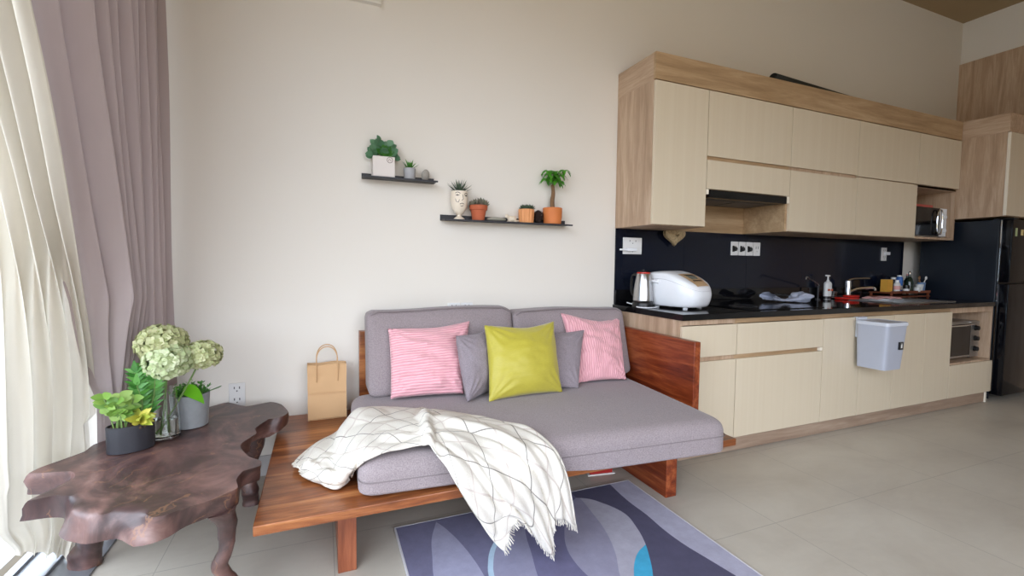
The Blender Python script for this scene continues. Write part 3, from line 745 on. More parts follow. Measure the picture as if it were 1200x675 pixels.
# concrete pot
gc = (-2.445, -.385, TZ)
t = thing('potted_plant', gc, 'fine ferny plant and one big lime leaf in a round concrete pot', 'plant')
part('pot', B().lathe([(.060, 0), (.064, .003), (.073, .142), (.067, .144), (.064, .12)], gc, 40, cap1=False), M['concrete'], t)
part('soil', B().lathe([(.063, .118), (.03, .124), (.005, .125)], gc, 24), M['soil'], t)
b = B(); rn = random.Random(21)
for i in range(60):
    a = rn.uniform(0, 2*PI); rr_ = rn.uniform(0, .05); p = V(gc) + V((rr_ * math.cos(a), rr_ * math.sin(a), .124))
    d = V((math.cos(a) * rn.uniform(.3, 1.1), math.sin(a) * rn.uniform(.3, 1.1), 1)).normalized(); L = rn.uniform(.035, .065)
    for j in range(6):
        q = p + d * L * (j + 1) / 6
        for s_ in (-1, 1): b.leaf(q, d * .6 + V((rn.uniform(-1, 1), rn.uniform(-1, 1), .3)) , .016, .007, .4, n=3)
for i in range(3):
    p = V(gc) + V((.05, .0, .135)); d = V((1, .1 * i, .35)).normalized()
    for j in range(9):
        for s_ in (-1, 1): b.leaf(p + d * .007 * j, d + V((0, s_ * .9, .3)), .02, .008, .2, n=3)
part('fern_leaves', b, M['fern'], t)
b = B(); b.leaf((-2.46, -.44, TZ + .165), (.8, -.30, .35), .115, .066, 1.9, n=10, tip=.75, fold=.15, up=V((.2, -.8, .8)))
part('leaf', b, M['leaflime'], t, 'broad lime green leaf arching over the rim', smooth=80)

# ------------------------------------------------------------------ paper bag
t = thing('paper_bag', (-1.89, -.10, PZ), 'brown kraft paper carrier bag standing on the teak deck by the wall', 'bag')
def bagf(i, j):
    # closed loop cross-section i, height j
    w, d = .096, .040
    per = [(-w, -d), (w, -d), (w, 0), (w, d), (-w, d), (-w, 0)]
    P = [V((*q, 0)) for q in per]; x = i * 6; k = int(x) % 6; f = x - int(x); p = P[k].lerp(P[(k+1) % 6], f)
    if abs(p.x) > w * .98 : p.x *= 1 - .10 * math.sin(PI * j) * (1 - abs(p.y) / d)   # gusset
    p = V((p.x, p.y * (1 - .25 * j), 0))
    nn = noise.noise(V((p.x * 14, p.y * 14, j * 5))) * .006 * (j + .15)
    return V((-1.89 + p.x + nn * .4, -.105 + p.y + nn + .01 * j, PZ + .001 + j * .292 + (.003 * math.sin(p.x * 40) if j == 1 else 0)))
b = B().grid(bagf, 60, 24, closeu=True)
fl = [v for v in b.bm.verts if v.co.z < PZ + .002]
o = part('bag_body', b, M['paper'], t, smooth=50); md = o.modifiers.new('t', 'SOLIDIFY'); md.thickness = .0012
part('fold_over', bx(-1.984, -1.797, -.1465, -.1445, PZ + .14, PZ + .145), M['paper'], t)
part('bottom', bx(-1.984, -1.796, -.143, -.067, PZ, PZ + .003), M['paper'], t)
for yy in (-.128, -.060):
    P = [(-1.89 + sx_ * .052, yy - .006, PZ + z_) for sx_, z_ in ((-1, .20), (-1, .29), (-.95, .34), (-.6, .375), (0, .388), (.6, .375), (.95, .34), (1, .29), (1, .20))]
    part('handle', B().tube([cr(P, i / 30) for i in range(31)], .0028, 8), M['paper'], t)

# ------------------------------------------------------------------ sockets
def socket(x0, x1, z0, z1, label, wall=0., holes=2, group=None, name='wall_socket'):
    t = thing(name, ((x0+x1)/2, wall, (z0+z1)/2), label, 'socket', group)
    part('plate', bx(x0, x1, wall - .010, wall, z0, z1, .003), M['socket'], t)
    cx_ = (x0+x1)/2
    for k in range(holes):
        cz = z0 + (z1 - z0) * (k + .5) / holes; h = (z1 - z0) / holes
        for dx in (-.16, .16): part('slot', bx(cx_ + dx*(x1-x0) - .0022, cx_ + dx*(x1-x0) + .0022, wall - .011, wall - .009, cz, cz + h * .2), M['sockethole'], t)
        part('slot', B().ball((cx_, wall - .010, cz - h * .18), (.004, .002, .004), 1), M['sockethole'], t)
    return t
socket(-2.362, -2.288, .392, .512, 'white double wall socket beside the dark live edge table')
socket(-1.205, -1.125, .82, .905, 'white wall plate peeping over the back cushion, left of its pair', group='plates behind the daybed')
socket(-1.120, -1.045, .82, .905, 'white wall plate peeping over the back cushion, right of its pair', group='plates behind the daybed')
t = socket(.060, .220, 1.225, 1.343, 'wide white socket with a plug in it, at the left end of the splashback', -.012)
part('plug', B().box(.075, .16, -.05, -.022, 1.245, 1.268, .006).box(.02, .09, -.045, -.03, 1.25, 1.262, .004), M['white'], t, 'white plug')
for k in range(4):
    x = 1.087 + k * .082
    t = socket(x, x + .074, 1.234, 1.343, ['first white socket of the row of four on the dark splashback', 'second white socket from the left in the row of four', 'third white socket from the left in the row of four', 'rightmost white plate of the row of four on the splashback'][k], -.012, 1, 'row of four sockets')
    if k < 3: part('plug', B().ball((x + .037, -.03, 1.285), (.016, .016, .018), 2).box(x + .012, x + .03, -.03, -.02, 1.262, 1.31, .003), M['black'], t, 'small dark plug')
t = socket(3.02, 3.095, 1.215, 1.34, 'white socket at the far right of the dark splashback', -.012, 2)
part('plug', bx(3.05, 3.12, -.04, -.022, 1.27, 1.30, .004), M['white'], t)

# ------------------------------------------------------------------ wall shelves
def shelf(x0, x1, z, zt, label):
    t = thing('wall_shelf', ((x0+x1)/2, 0, z), label, 'shelf', 'black metal wall shelves')
    part('plate', bx(x0, x1, -.108, 0, z - .004, z, .001), M['blackmetal'], t)
    part('back_flange', bx(x0, x1, -.004, 0, z, zt, .001), M['blackmetal'], t)
    part('front_lip', bx(x0, x1, -.110, -.107, z - .010, z, .0008), M['blackmetal'], t)
S1, S2 = 1.618, 1.406
shelf(-1.700, -1.290, S1, 1.646, 'upper left black metal wall shelf with the white cube pot')
shelf(-1.252, -.402, S2, 1.438, 'lower right longer black metal wall shelf with the clay pots')
# cube pot
t = thing('potted_plant', (-1.588, -.055, S1), 'bushy rubbery round leaved plant in a white cube pot', 'plant')
part('pot', bx(-1.648, -1.530, -.100, -.008, S1, S1 + .112, .003), M['potwhite'], t)
b = B().tube([(-1.558 + .015 * math.cos(a), -.1005, S1 + .093 + .015 * math.sin(a)) for a in [i * PI / 10 for i in range(20)]], .0016, 5, True)
b.tube([(-1.566, -.1005, S1 + .088), (-1.560, -.1005, S1 + .100), (-1.552, -.1005, S1 + .088)], .0015, 5)
part('stamp', b, plain('stamp_ink', '8E7F7C', .7), t, 'small round stamped mark')
b = B(); rn = random.Random(31)
for i in range(70):
    a = rn.uniform(0, 2*PI); e = rn.uniform(.1, 1.2); d = V((math.cos(a) * math.cos(e), math.sin(a) * math.cos(e) * .6 - .1, math.sin(e)))
    p = V((-1.59, -.055, S1 + .108)) + V((d.x * .055, d.y * .035, d.z * .075 * rn.uniform(.3, 1.3)))
    b.leaf(p, d, rn.uniform(.032, .046), .042, .3, n=5, tip=.9, thick=.1, up=V((rn.uniform(-.6, .6), -1, rn.uniform(0, .8))))
part('foliage', b, M['leafblue'], t, smooth=80)
b = B()
for i in range(14):
    a = rn.uniform(-2.6, -.3); d = V((math.cos(a), math.sin(a) * .3, rn.uniform(.35, .9)))
    b.leaf(V((-1.58, -.060, S1 + .118)), d, rn.uniform(.05, .07), .040, .35, n=6, tip=.9, up=V((0, -1, .6)))
part('bright_leaves', b, M['leafdeep'], t, 'brighter green lower leaves')
# small tub with grassy aloe
t = thing('potted_plant', (-1.441, -.05, S1), 'spiky little green aloe in a small pale grey tub', 'plant')
part('pot', B().lathe([(.028, 0), (.031, .002), (.034, .066), (.031, .067), (.03, .058)], (-1.441, -.05, S1), 28, cap1=False), M['concrete2'], t)
part('soil', B().lathe([(.03, .055), (.01, .058)], (-1.441, -.05, S1), 20), M['soil'], t)
b = B()
for i in range(22):
    a = i * 2.4; e = .55 + .9 * (i / 22); b.leaf((-1.441, -.05, S1 + .058), (math.cos(a) * math.cos(e), math.sin(a) * math.cos(e), math.sin(e)), rn.uniform(.045, .072), .012, -.1, n=5, tip=.6, thick=.4)
part('leaves', b, M['leafdeep'], t)
b = B().ball((-1.350, -.05, S1 + .035), (.023, .02, .035), 3, Matrix.Rotation(.12, 4, 'Y'))
solo('stone_egg', b, M['stone'], 'egg shaped grey pebble standing on the upper shelf', 'stone')
# face goblet
fc = (-1.148, -.052, S2)
t = thing('potted_plant', fc, 'dark spiky succulent in a cream footed cup with a drawn face', 'plant')
part('pot', B().lathe([(.034, 0), (.034, .006), (.012, .024), (.012, .030), (.030, .045), (.046, .075), (.051, .11), (.050, .168), (.046, .169), (.045, .15)], fc, 36, cap1=False), M['ceramic'], t)
b = B()
def onpot(a, z, r=.0515): return (fc[0] + r * math.sin(a), fc[1] - r * math.cos(a), fc[2] + z)
def arc(a0, z0, a1, z1, bow, r=.0515, k=7): return [onpot(a0 + (a1-a0)*i/k, z0 + (z1-z0)*i/k + bow * math.sin(PI*i/k), r) for i in range(k+1)]
for P in (arc(-.75, .152, -.15, .150, .007), arc(.35, .148, .9, .150, .006), arc(-.7, .143, -.25, .142, -.004), arc(.4, .141, .85, .142, -.004)): b.tube(P, .0016, 5)
b.ball(onpot(-.48, .143), .004, 1); b.ball(onpot(.6, .141), .004, 1)
b.tube([onpot(-.72, .120), onpot(-.6, .102), onpot(-.35, .100), onpot(-.25, .115)], .0014, 5)
b.tube([onpot(.12, .145), onpot(.22, .120), onpot(.02, .110)], .0015, 5)
b.tube(arc(-.2, .088, .3, .090, .005, .0505), .0016, 5); b.tube(arc(-.12, .080, .22, .082, -.004, .0495), .0014, 5)
part('drawn_face', b, M['ink'], t, 'thin drawn eyes, nose and mouth')
b = B()
for i in range(34):
    a = i * 2.4; e = .35 + 1.1 * (i / 34); b.leaf((fc[0], fc[1], S2 + .155), (math.cos(a) * math.cos(e), math.sin(a) * math.cos(e) * .8, math.sin(e)), rn.uniform(.06, .098), .013, -.15, n=5, tip=.5, thick=.5)
part('leaves', b, M['leafdark'], t)
# terracotta with rosette
pc = (-1.027, -.052, S2)
t = thing('potted_plant', pc, 'grey pink succulent in a small classic terracotta pot', 'plant')
part('pot', B().lathe([(.034, 0), (.036, .001), (.047, .064), (.054, .065), (.056, .092), (.051, .093), (.049, .075)], pc, 36, cap1=False), M['terra'], t)
part('soil', B().lathe([(.049, .078), (.01, .08)], pc, 20), M['soil'], t)
b = B()
for ro, (ox, oy, sc_) in enumerate([(-.02, 0, .8), (.015, .01, 1.), (.03, -.02, .75), (-.04, -.015, .6)]):
    for i in range(16):
        a = i * 2.4; e = .15 + 1.1 * (i / 16); b.leaf((pc[0] + ox, pc[1] + oy, S2 + .090), (math.cos(a) * math.cos(e), math.sin(a) * math.cos(e), math.sin(e)), .056 * sc_, .026 * sc_, -.5, n=4, tip=.9, thick=.6)
part('leaves', b, M['leafgrey'], t)
b = B().ball((-.912, -.055, S2 + .014), (.064, .035, .014), 3)
solo('flat_stone', b, M['flatstone'], 'flat oval grey pebble lying on the lower shelf', 'stone')
# little shell animal
b = B()
b.ball((-.805, -.05, S2 + .021), (.030, .022, .020), 3); b.ball((-.842, -.055, S2 + .038), (.012, .010, .013), 2); b.tube([(-.825, -.052, S2 + .02), (-.836, -.054, S2 + .032)], .008, 8)
for dx in (-.02, .018):
    for dy in (-.016, .014): b.ball((-.805 + dx, -.05 + dy, S2 + .007), (.010, .007, .007), 2)
b.ball((-.768, -.05, S2 + .012), (.014, .007, .006), 2)
for i in range(8): b.ball((-.805 + .018 * math.cos(i), -.05 + .012 * math.sin(i), S2 + .036), (.008, .006, .006), 1)
solo('shell_turtle', b, M['shell'], 'tiny cream shell turtle figure on the lower shelf', 'ornament')
# ribbed peach pot
qc = (-.708, -.052, S2)
t = thing('potted_plant', qc, 'small green rosettes in a ribbed peach clay pot', 'plant')
part('pot', B().lathe([(.043, 0), (.045, .002), (.048, .045), (.049, .086), (.044, .087), (.043, .07)], qc, 72, cap1=False, mod=lambda a, z: 1 + .035 * math.sin(14 * a)), M['peach'], t)
part('soil', B().lathe([(.043, .072), (.01, .075)], qc, 20), M['soil'], t)
b = B()
for ox, oy in ((-.02, 0), (.016, .008), (.0, -.02), (.025, -.015), (-.005, .018)):
    for i in range(14):
        a = i * 2.4; e = .2 + 1.1 * (i / 14); b.leaf((qc[0] + ox, qc[1] + oy, S2 + .084), (math.cos(a) * math.cos(e), math.sin(a) * math.cos(e), math.sin(e)), .036, .016, -.4, n=4, tip=.8, thick=.6)
part('leaves', b, M['leafdark'], t)
b = B(); kc = V((-.618, -.040, S2))
b.ball(kc + V((0, 0, .046)), (.018, .018, .042), 2)
for i in range(110):
    k = i / 110; a = i * 2.4; r_ = .036 * math.sin(PI * min(1, .12 + k * .85)) ; p = kc + V((.4 * r_ * math.cos(a), .4 * r_ * math.sin(a), .006 + .078 * k))
    b.leaf(p, (math.cos(a), math.sin(a), .45), r_ * .75 + .004, .014, -.5, n=3, tip=1., thick=.3)
solo('pine_cone', b, M['cone'], 'dark pine cone behind the pots on the lower shelf', 'pine cone')
# money tree
mc = (-.522, -.052, S2)
t = thing('potted_plant', mc, 'little money tree with bark trunk in a plain orange pot', 'plant')
part('pot', B().lathe([(.052, 0), (.056, .003), (.062, .05), (.063, .104), (.058, .106), (.056, .09)], mc, 40, cap1=False), M['orange'], t)
part('soil', B().lathe([(.056, .092), (.01, .095)], mc, 20), M['soil'], t)
P = [V(mc) + V(q) for q in ((0, 0, .09), (-.003, 0, .15), (.004, 0, .20), (-.002, 0, .255))]
part('trunk', B().tube([cr(P, i / 16) for i in range(17)], [.0165 - .0004 * i for i in range(17)], 12), M['bark'], t)
b = B(); hubs = [((-.015, -.03, .305), 7), ((.05, .0, .32), 6), ((-.035, .0, .34), 6), ((.01, -.03, .27), 5), ((-.03, -.01, .32), 6), ((.0, -.02, .335), 7), ((.02, 0, .30), 6), ((.075, -.01, .350), 6), ((-.05, -.01, .285), 5), ((.035, -.02, .275), 5), ((-.01, .01, .30), 6)]
st = B()
for (h, k) in hubs:
    hp = V(mc) + V(h); st.tube([P[-1], P[-1].lerp(hp, .5) + V((0, 0, .008)), hp], .0022, 6)
    for i in range(k):
        a = 2*PI*i/k + h[0]*30; b.leaf(hp, (math.cos(a), math.sin(a) * .8, .35), rn.uniform(.056, .075), .027, 1.9, n=7, tip=.75, up=V((0, -.6, 1)))
part('foliage', b, M['palm'], t, smooth=80); part('branches', st, M['stem'], t)

# ------------------------------------------------------------------ kitchen: base units
FB = -.682; WZ = .868; KX = [0, .432, 1.228, 2.02, 2.79, 3.455]
def door(p, x0, x1, z0, z1, y, name='door', th=.018, m=None, label=None):
    g = .0028
    return part(name, bx(x0 + g, x1 - g, y, y + th, z0 + g, z1 - g, .0012), m or M['cream'], p, label)
KL = ['left end base unit with a drawer over a door, beside the daybed arm', 'second base unit from the left, with a wide drawer over a wide door',
      'base unit with two tall doors behind the hanging bin', 'base unit with two tall doors left of the oven niche', 'right end base unit with an open oven niche over a drawer']
def base_carcass(t, x0, x1, niche=False):
    b = B(); y0, y1 = FB + .019, -.006; e = .0008
    b.box(x0 + e, x0 + .018, y0, y1, .085, .830); b.box(x1 - .018, x1 - e, y0, y1, .085, .830)
    b.box(x0 + .018, x1 - .018, y0, y1, .085, .103); b.box(x0 + .018, x1 - .018, y1 - .01, y1, .103, .83)
    if niche: b.box(x0 + .018, x1 - .018, y0, y1, .355, .373); b.box(x0 + .018, x1 - .018, y0, y1, .785, .83)
    else: b.box(x0 + .018, x1 - .018, y0, y0 + .06, .800, .83).box(x0 + .018, x1 - .018, y0 + .0, y0 + .03, .575, .615)
    return b
for i in range(5):
    x0, x1 = KX[i], KX[i+1]
    t = thing('base_cabinet', ((x0+x1)/2, -.34, .085), KL[i], 'cabinet', 'kitchen base units')
    part('carcass', base_carcass(t, x0, x1, i == 4), M['oak'] if i in (0, 4) else M['oakx'], t, smooth=0)
    if i in (0, 1):
        door(t, x0, x1, .606, .800, FB, 'drawer'); door(t, x0, x1, .087, .584, FB)
    elif i == 4:
        door(t, x0, x1, .087, .362, FB, 'drawer')
    else:
        xm = {2: 1.622, 3: 2.415}[i]
        door(t, x0, xm, .087, .802, FB); door(t, xm, x1, .087, .802, FB)
b = bx(1.2, 1.226, FB + .001, FB + .02, .584, .606, .001); 
part('groove_cap', b, M['creamedge'], [o for o in C.objects if o.name.startswith('base_cabinet') and o.get('label') == KL[1]][0])
t = thing('plinth', (1.7, -.4, 0), 'oak plinth board running under the kitchen base units', 'plinth')
part('board', bx(.004, 3.395, FB + .008, FB + .026, .004, .085), M['oakplinth'], t, smooth=0)
part('end_leg', bx(3.37, 3.40, FB + .004, FB + .03, 0, .085, .002), M['creamedge'], t, 'pale end leg')
part('end_board', bx(.004, .022, FB + .026, -.01, .004, .085), M['oakplinth'], t, smooth=0)
t = thing('worktop', (1.7, -.35, .832), 'long polished black stone worktop over the base units', 'worktop')
YF = -.693
b = B()   # with the sink cut-out
sx0, sx1, sy0, sy1 = 2.30, 2.98, -.56, -.16
b.box(-.006, sx0, YF, -.002, .832, WZ, .002); b.box(sx1, 3.462, YF, -.002, .832, WZ, .002); b.box(sx0, sx1, YF, sy0, .832, WZ); b.box(sx0, sx1, sy1, -.002, .832, WZ)
part('slab', b, M['granite'], t, smooth=20)
part('upstand', bx(.004, 3.38, -.022, -.011, WZ, .972, .002), M['granite'], t)
t = thing('splashback', (1.7, 0, .868), 'navy black glass splashback panels between worktop and wall units', 'splashback')
for a, c in ((.003, .62), (.62, 1.27), (1.27, 1.931), (1.931, 2.476), (2.476, 3.03), (3.03, 3.385)):
    part('panel', bx(a + .0008, c - .0008, -.010, -.001, WZ + .001, 1.404, .0008), M['splash'], t)
# ------------------------------------------------------------------ kitchen: wall units
FU = -.394; UX = [0, .435, 1.226, 1.985, 2.788, 3.425]
UL = ['left end wall unit with one tall cream door and oak side', 'wall unit over the black hood, with a door above a flap', 'wall unit right of the hood with two stacked cream doors',
      'wall unit left of the microwave niche with two stacked cream doors', 'right end wall unit with a cream door over the microwave niche']
for i in range(5):
    x0, x1 = UX[i], UX[i+1]; e = .0008; zb = 1.405
    t = thing('wall_cabinet', ((x0+x1)/2, -.19, 1.405), UL[i], 'cabinet', 'kitchen wall units')
    b = B(); y0, y1 = FU + .019, -.002
    b.box(x0 + e, x0 + .018, y0, y1, zb, 2.298); b.box(x1 - .018, x1 - e, y0, y1, zb, 2.298); b.box(x0 + .018, x1 - .018, y0, y1, 2.28, 2.298)
    b.box(x0 + .018, x1 - .018, y1 - .016, y1, zb, 2.28)
    if i == 1: b.box(x0 + .018, x1 - .018, y0, y1, 1.655, 1.672)
    elif i == 4: b.box(x0 + .018, x1 - .018, y0, y1, zb, zb + .018); b.box(x0 + .018, x1 - .018, y0, y1, 1.845, 1.863)
    else: b.box(x0 + .018, x1 - .018, y0, y1, zb, zb + .018)
    b.box(x0 + .018, x1 - .018, y0, y0 + .03, 1.843, 1.872)
    part('carcass', b, M['oak'] if i != 1 else M['oakx'], t, smooth=0)
    if i == 0: door(t, x0, x1, zb, 2.294, FU)
    elif i == 4: door(t, x0, x1, 1.862, 2.294, FU)
    else:
        door(t, x0, x1, 1.868 if i < 3 else 1.862, 2.294, FU)
        door(t, x0, x1, 1.655 if i == 1 else zb, 1.848 if i < 3 else 1.859, FU, 'flap' if i == 1 else 'door')
    if i == 1:
        part('filler', bx(x0 + .001, x0 + .022, FU, FU + .02, 1.622, 1.655, .001), M['creamedge'], t); part('filler', bx(x1 - .030, x1 - .001, FU, FU + .02, 1.605, 1.655, .001), M['creamedge'], t)
# cornice
t = thing('cornice', (1.7, -.2, 2.3), 'oak cornice board along the top of the kitchen wall units', 'cornice')
part('front_board', bx(0, 3.425, FU + .002, FU + .022, 2.2985, 2.462), M['oakx'], t, smooth=0)
part('end_board', bx(0.0, .018, FU + .022, -.001, 2.2985, 2.462), M['oaky'], t, smooth=0)
part('top_board', bx(.018, 3.425, FU + .022, -.001, 2.43, 2.448), M['oakx'], t, smooth=0)
# rolled mat on top
b = B(); P = [V((1.08, -.335, 2.489)), V((1.9, -.28, 2.489)), V((2.6, -.225, 2.489))]
def roll(i, j):
    a = i * 2 * PI * 2.6; r = .016 + .024 * i; p = P[0].lerp(P[-1], j); d = (P[-1] - P[0]).normalized(); s_ = V((-d.y, d.x, 0))
    return p + s_ * math.cos(a) * r + V((0, 0, 1)) * math.sin(a) * r
b.grid(roll, 90, 6)
o = solo('rolled_mat', b, M['mat'], 'dark rolled mat lying on top of the oak cornice', 'mat', smooth=60); md = o.modifiers.new('t', 'SOLIDIFY'); md.thickness = .004
# hood
t = thing('cooker_hood', (.83, -.2, 1.6), 'slim black slide out cooker hood under the second wall unit', 'hood')
part('body', bx(.457, 1.205, FU + .03, -.03, 1.606, 1.654, .002), M['black'], t)
part('visor', bx(.457, 1.195, FU - .004, FU + .03, 1.600, 1.652, .004), M['blackgloss'], t)
for a in (.53, .83):
    part('filter', bx(a, a + .27, -.30, -.08, 1.602, 1.6055, .001), plain('mesh_filter', '6A6A6C', .5, .6, var=.3, vs=200), t, 'grey mesh grease filter')
part('lamp', bx(.50, .52, -.20, -.12, 1.603, 1.606), M['jar'], t)
# ------------------------------------------------------------------ fridge and its cabinet
t = thing('tall_cabinet', (3.8, -.35, 1.6), 'oak sided cabinet above the black fridge', 'cabinet')
FX0, FX1 = 3.43, 4.19
b = B().box(FX0, FX0 + .018, -.690, -.002, 1.598, 2.305).box(FX1 - .018, FX1, -.690, -.002, 1.598, 2.305).box(FX0 + .018, FX1 - .018, -.690, -.002, 1.598, 1.616).box(FX0 + .018, FX1 - .018, -.02, -.002, 1.616, 2.3).box(FX0 + .018, FX1 - .018, -.69, -.002, 2.287, 2.305)
part('carcass', b, M['oak'], t, smooth=0)
part('cornice_board', B().box(FX0, FX0 + .018, -.702, -.002, 2.306, 2.460).box(FX0 + .018, FX1, -.702, -.684, 2.306, 2.460), M['oaky'], t, smooth=0)
door(t, FX0 + .002, 3.81, 1.600, 2.300, -.712, th=.020); door(t, 3.81, FX1, 1.600, 2.300, -.712, th=.020)
part('door_edge', bx(FX0 + .001, FX0 + .0035, -.712, -.692, 1.602, 2.298), M['creamedge'], t, 'pale door edging')
t = thing('fridge', (3.82, -.4, 0), 'tall black two door fridge at the right end of the kitchen', 'fridge')
part('body', bx(3.50, 4.14, -.650, -.09, .03, 1.575, .004), M['fridge'], t)
for z0, z1, nm in ((1.035, 1.572, 'freezer_door'), (.05, 1.02, 'fridge_door')):
    d = part(nm, bx(3.503, 4.137, -.735, -.662, z0, z1, .010, seg=3), M['fridgefront'], t)
    part('door_trim', bx(3.4985, 3.5035, -.668, -.660, z0 + .004, z1 - .004), M['chrome'], d, 'silver door edge strip')
part('gasket', bx(3.51, 4.13, -.662, -.650, .05, 1.57), M['black'], t)
part('hinge', bx(3.515, 3.60, -.732, -.60, 1.575, 1.588, .003), M['black'], t)
for x in (3.54, 4.08): part('foot', B().lathe([(.018, 0), (.018, .03)], (x, -.62, 0), 14), M['black'], t)
part('energy_label', bx(3.545, 3.578, -.7365, -.7348, 1.43, 1.50), M['sticker'], t, 'pale green sticker')
part('energy_label', bx(3.64, 3.68, -.7365, -.7348, 1.44, 1.49), M['stickery'], t, 'small yellow sticker')
struct('trim_3', bx(XR - .02, XR, -2.2, -.0, 0, 3.24), M['oak'])
# ------------------------------------------------------------------ microwave
t = thing('microwave', (3.1, -.2, 1.423), 'small black and white microwave in the wall unit niche', 'microwave')
part('body', bx(2.83, 3.335, -.345, -.03, 1.432, 1.690, .006), M['white'], t)
d = part('door', bx(2.835, 3.215, -.362, -.345, 1.436, 1.686, .005), M['blackgloss'], t)
oval = lambda cx_, cz_, rx_, rz_, y_, k=28: [(cx_ + (rx_ * abs(math.cos(a)) ** .7 * (1 if math.cos(a) > 0 else -1)), y_, cz_ + rz_ * abs(math.sin(a)) ** .7 * (1 if math.sin(a) > 0 else -1)) for a in [2*PI*i/k for i in range(k)]]
part('handle', B().tube(oval(3.175, 1.560, .040, .108, -.382), .0065, 8, True), M['chrome'], d, 'oval chrome handle')
part('control_panel', bx(3.217, 3.332, -.358, -.345, 1.436, 1.686, .003), M['white'], t)
b = B()
for z in (1.49, 1.61): b.tube([(3.29, -.358, z), (3.29, -.372, z)], .018, 18)
part('knob', b, M['white'], t)
for x in (2.86, 3.30):
    for y in (-.32, -.06): part('foot', B().lathe([(.012, 0), (.012, .010)], (x, y, 1.423), 12), M['black'], t)
t = thing('book', (3.05, -.2, 1.691), 'flat red book lying on top of the microwave', 'book')
part('cover', B().box(2.86, 3.16, -.33, -.10, 1.691, 1.694).box(2.86, 3.16, -.33, -.10, 1.709, 1.712), plain('red_cover', 'B8564A', .5), t)
part('pages', bx(2.862, 3.157, -.322, -.102, 1.694, 1.709), M['whitematte'], t)
part('spine', bx(2.86, 3.16, -.331, -.328, 1.691, 1.712, .001), bpy.data.materials['red_cover'], t)
# ------------------------------------------------------------------ toaster oven
t = thing('toaster_oven', (3.1, -.4, .373), 'countertop oven with black glass door and three knobs in the base niche', 'oven')
part('body', bx(2.83, 3.375, -.600, -.20, .386, .700, .005), M['steel'], t)
d = part('door', bx(2.835, 3.235, -.618, -.600, .400, .690, .004), M['blackgloss'], t)
part('handle', B().tube([(2.86, -.640, .672), (3.21, -.640, .672)], .007, 8).tube([(2.87, -.615, .672), (2.87, -.642, .672)], .005, 6).tube([(3.20, -.615, .672), (3.20, -.642, .672)], .005, 6), M['chrome'], d)
part('door_frame', B().box(2.836, 3.234, -.621, -.618, .400, .412).box(2.836, 3.234, -.621, -.618, .680, .690), M['steel'], d)
part('control_panel', bx(3.237, 3.372, -.616, -.600, .390, .696, .003), M['steel'], t)
for z in (.640, .550, .460):
    k = part('knob', B().lathe([(.024, 0), (.024, .006), (.019, .008), (.018, .026), (.0, .027)], (0, 0, 0), 24), M['black'], t, local=True)
    k.rotation_euler = (PI/2, 0, 0); k.location = V((3.305, -.616, z)) - V((3.1, -.4, .373))
for x in (2.87, 3.33):
    for y in (-.57, -.24): part('foot', B().lathe([(.012, 0), (.012, .0135)], (x, y, .373), 12), M['black'], t)
# ------------------------------------------------------------------ hanging bin
t = thing('waste_bin', (1.66, -.79, .46), 'pale blue grey lidded bin hung on the front of a base unit door', 'bin')
bx0, bx1, by0, by1 = 1.527, 1.757, -.905, -.700
def taper(i, j):
    k = 1 - .16 * (1 - j); w, d, r = (bx1 - bx0) / 2 * k, (by1 - by0) / 2 * (1 - .12 * (1 - j)), .028
    a = i * 2 * PI; ca, sa = math.cos(a), math.sin(a); e = .22
    x = w * (abs(ca) ** e) * (1 if ca > 0 else -1); y = d * (abs(sa) ** e) * (1 if sa > 0 else -1)
    return V(((bx0+bx1)/2 + x, (by0+by1)/2 + y + (.008 * (1-j)), .462 + .300 * j))
b = B().grid(taper, 96, 12, closeu=True); bmesh.ops.holes_fill(b.bm, edges=[e for e in b.bm.edges if e.is_boundary and e.verts[0].co.z < .47])
part('tub', b, M['binc'], t, smooth=50)
def lidf(i, j):
    p = taper(i, 1); c = V(((bx0+bx1)/2, (by0+by1)/2, 0)); prof = [(1.03, 0), (1.045, .004), (1.045, .018), (1.02, .024), (.96, .0255), (.90, .0225), (.5, .0225), (.01, .0225)]
    q = cr([(a, z, 0) for a, z in prof], j); d = V((p.x, p.y, 0)) - c
    return c + d * q.x + V((0, 0, .760 + q.y))
part('lid', B().grid(lidf, 96, 21, closeu=True), M['binlid'], t, smooth=40)
part('hook', B().box(1.56, 1.66, -.702, -.684, .66, .798, .003).box(1.56, 1.66, -.700, -.67, .7985, .8015), M['binlid'], t)
b = B().box(1.662, 1.704, -.9065, -.898, .600, .652, .001); part('emblem', b, M['black'], t, 'small black square label')
b = B().box(1.676, 1.690, -.9075, -.900, .612, .634, .0005).box(1.681, 1.688, -.9075, -.900, .634, .643, .0005); part('emblem_mark', b, M['whitematte'], t, 'tiny white mark on the label')
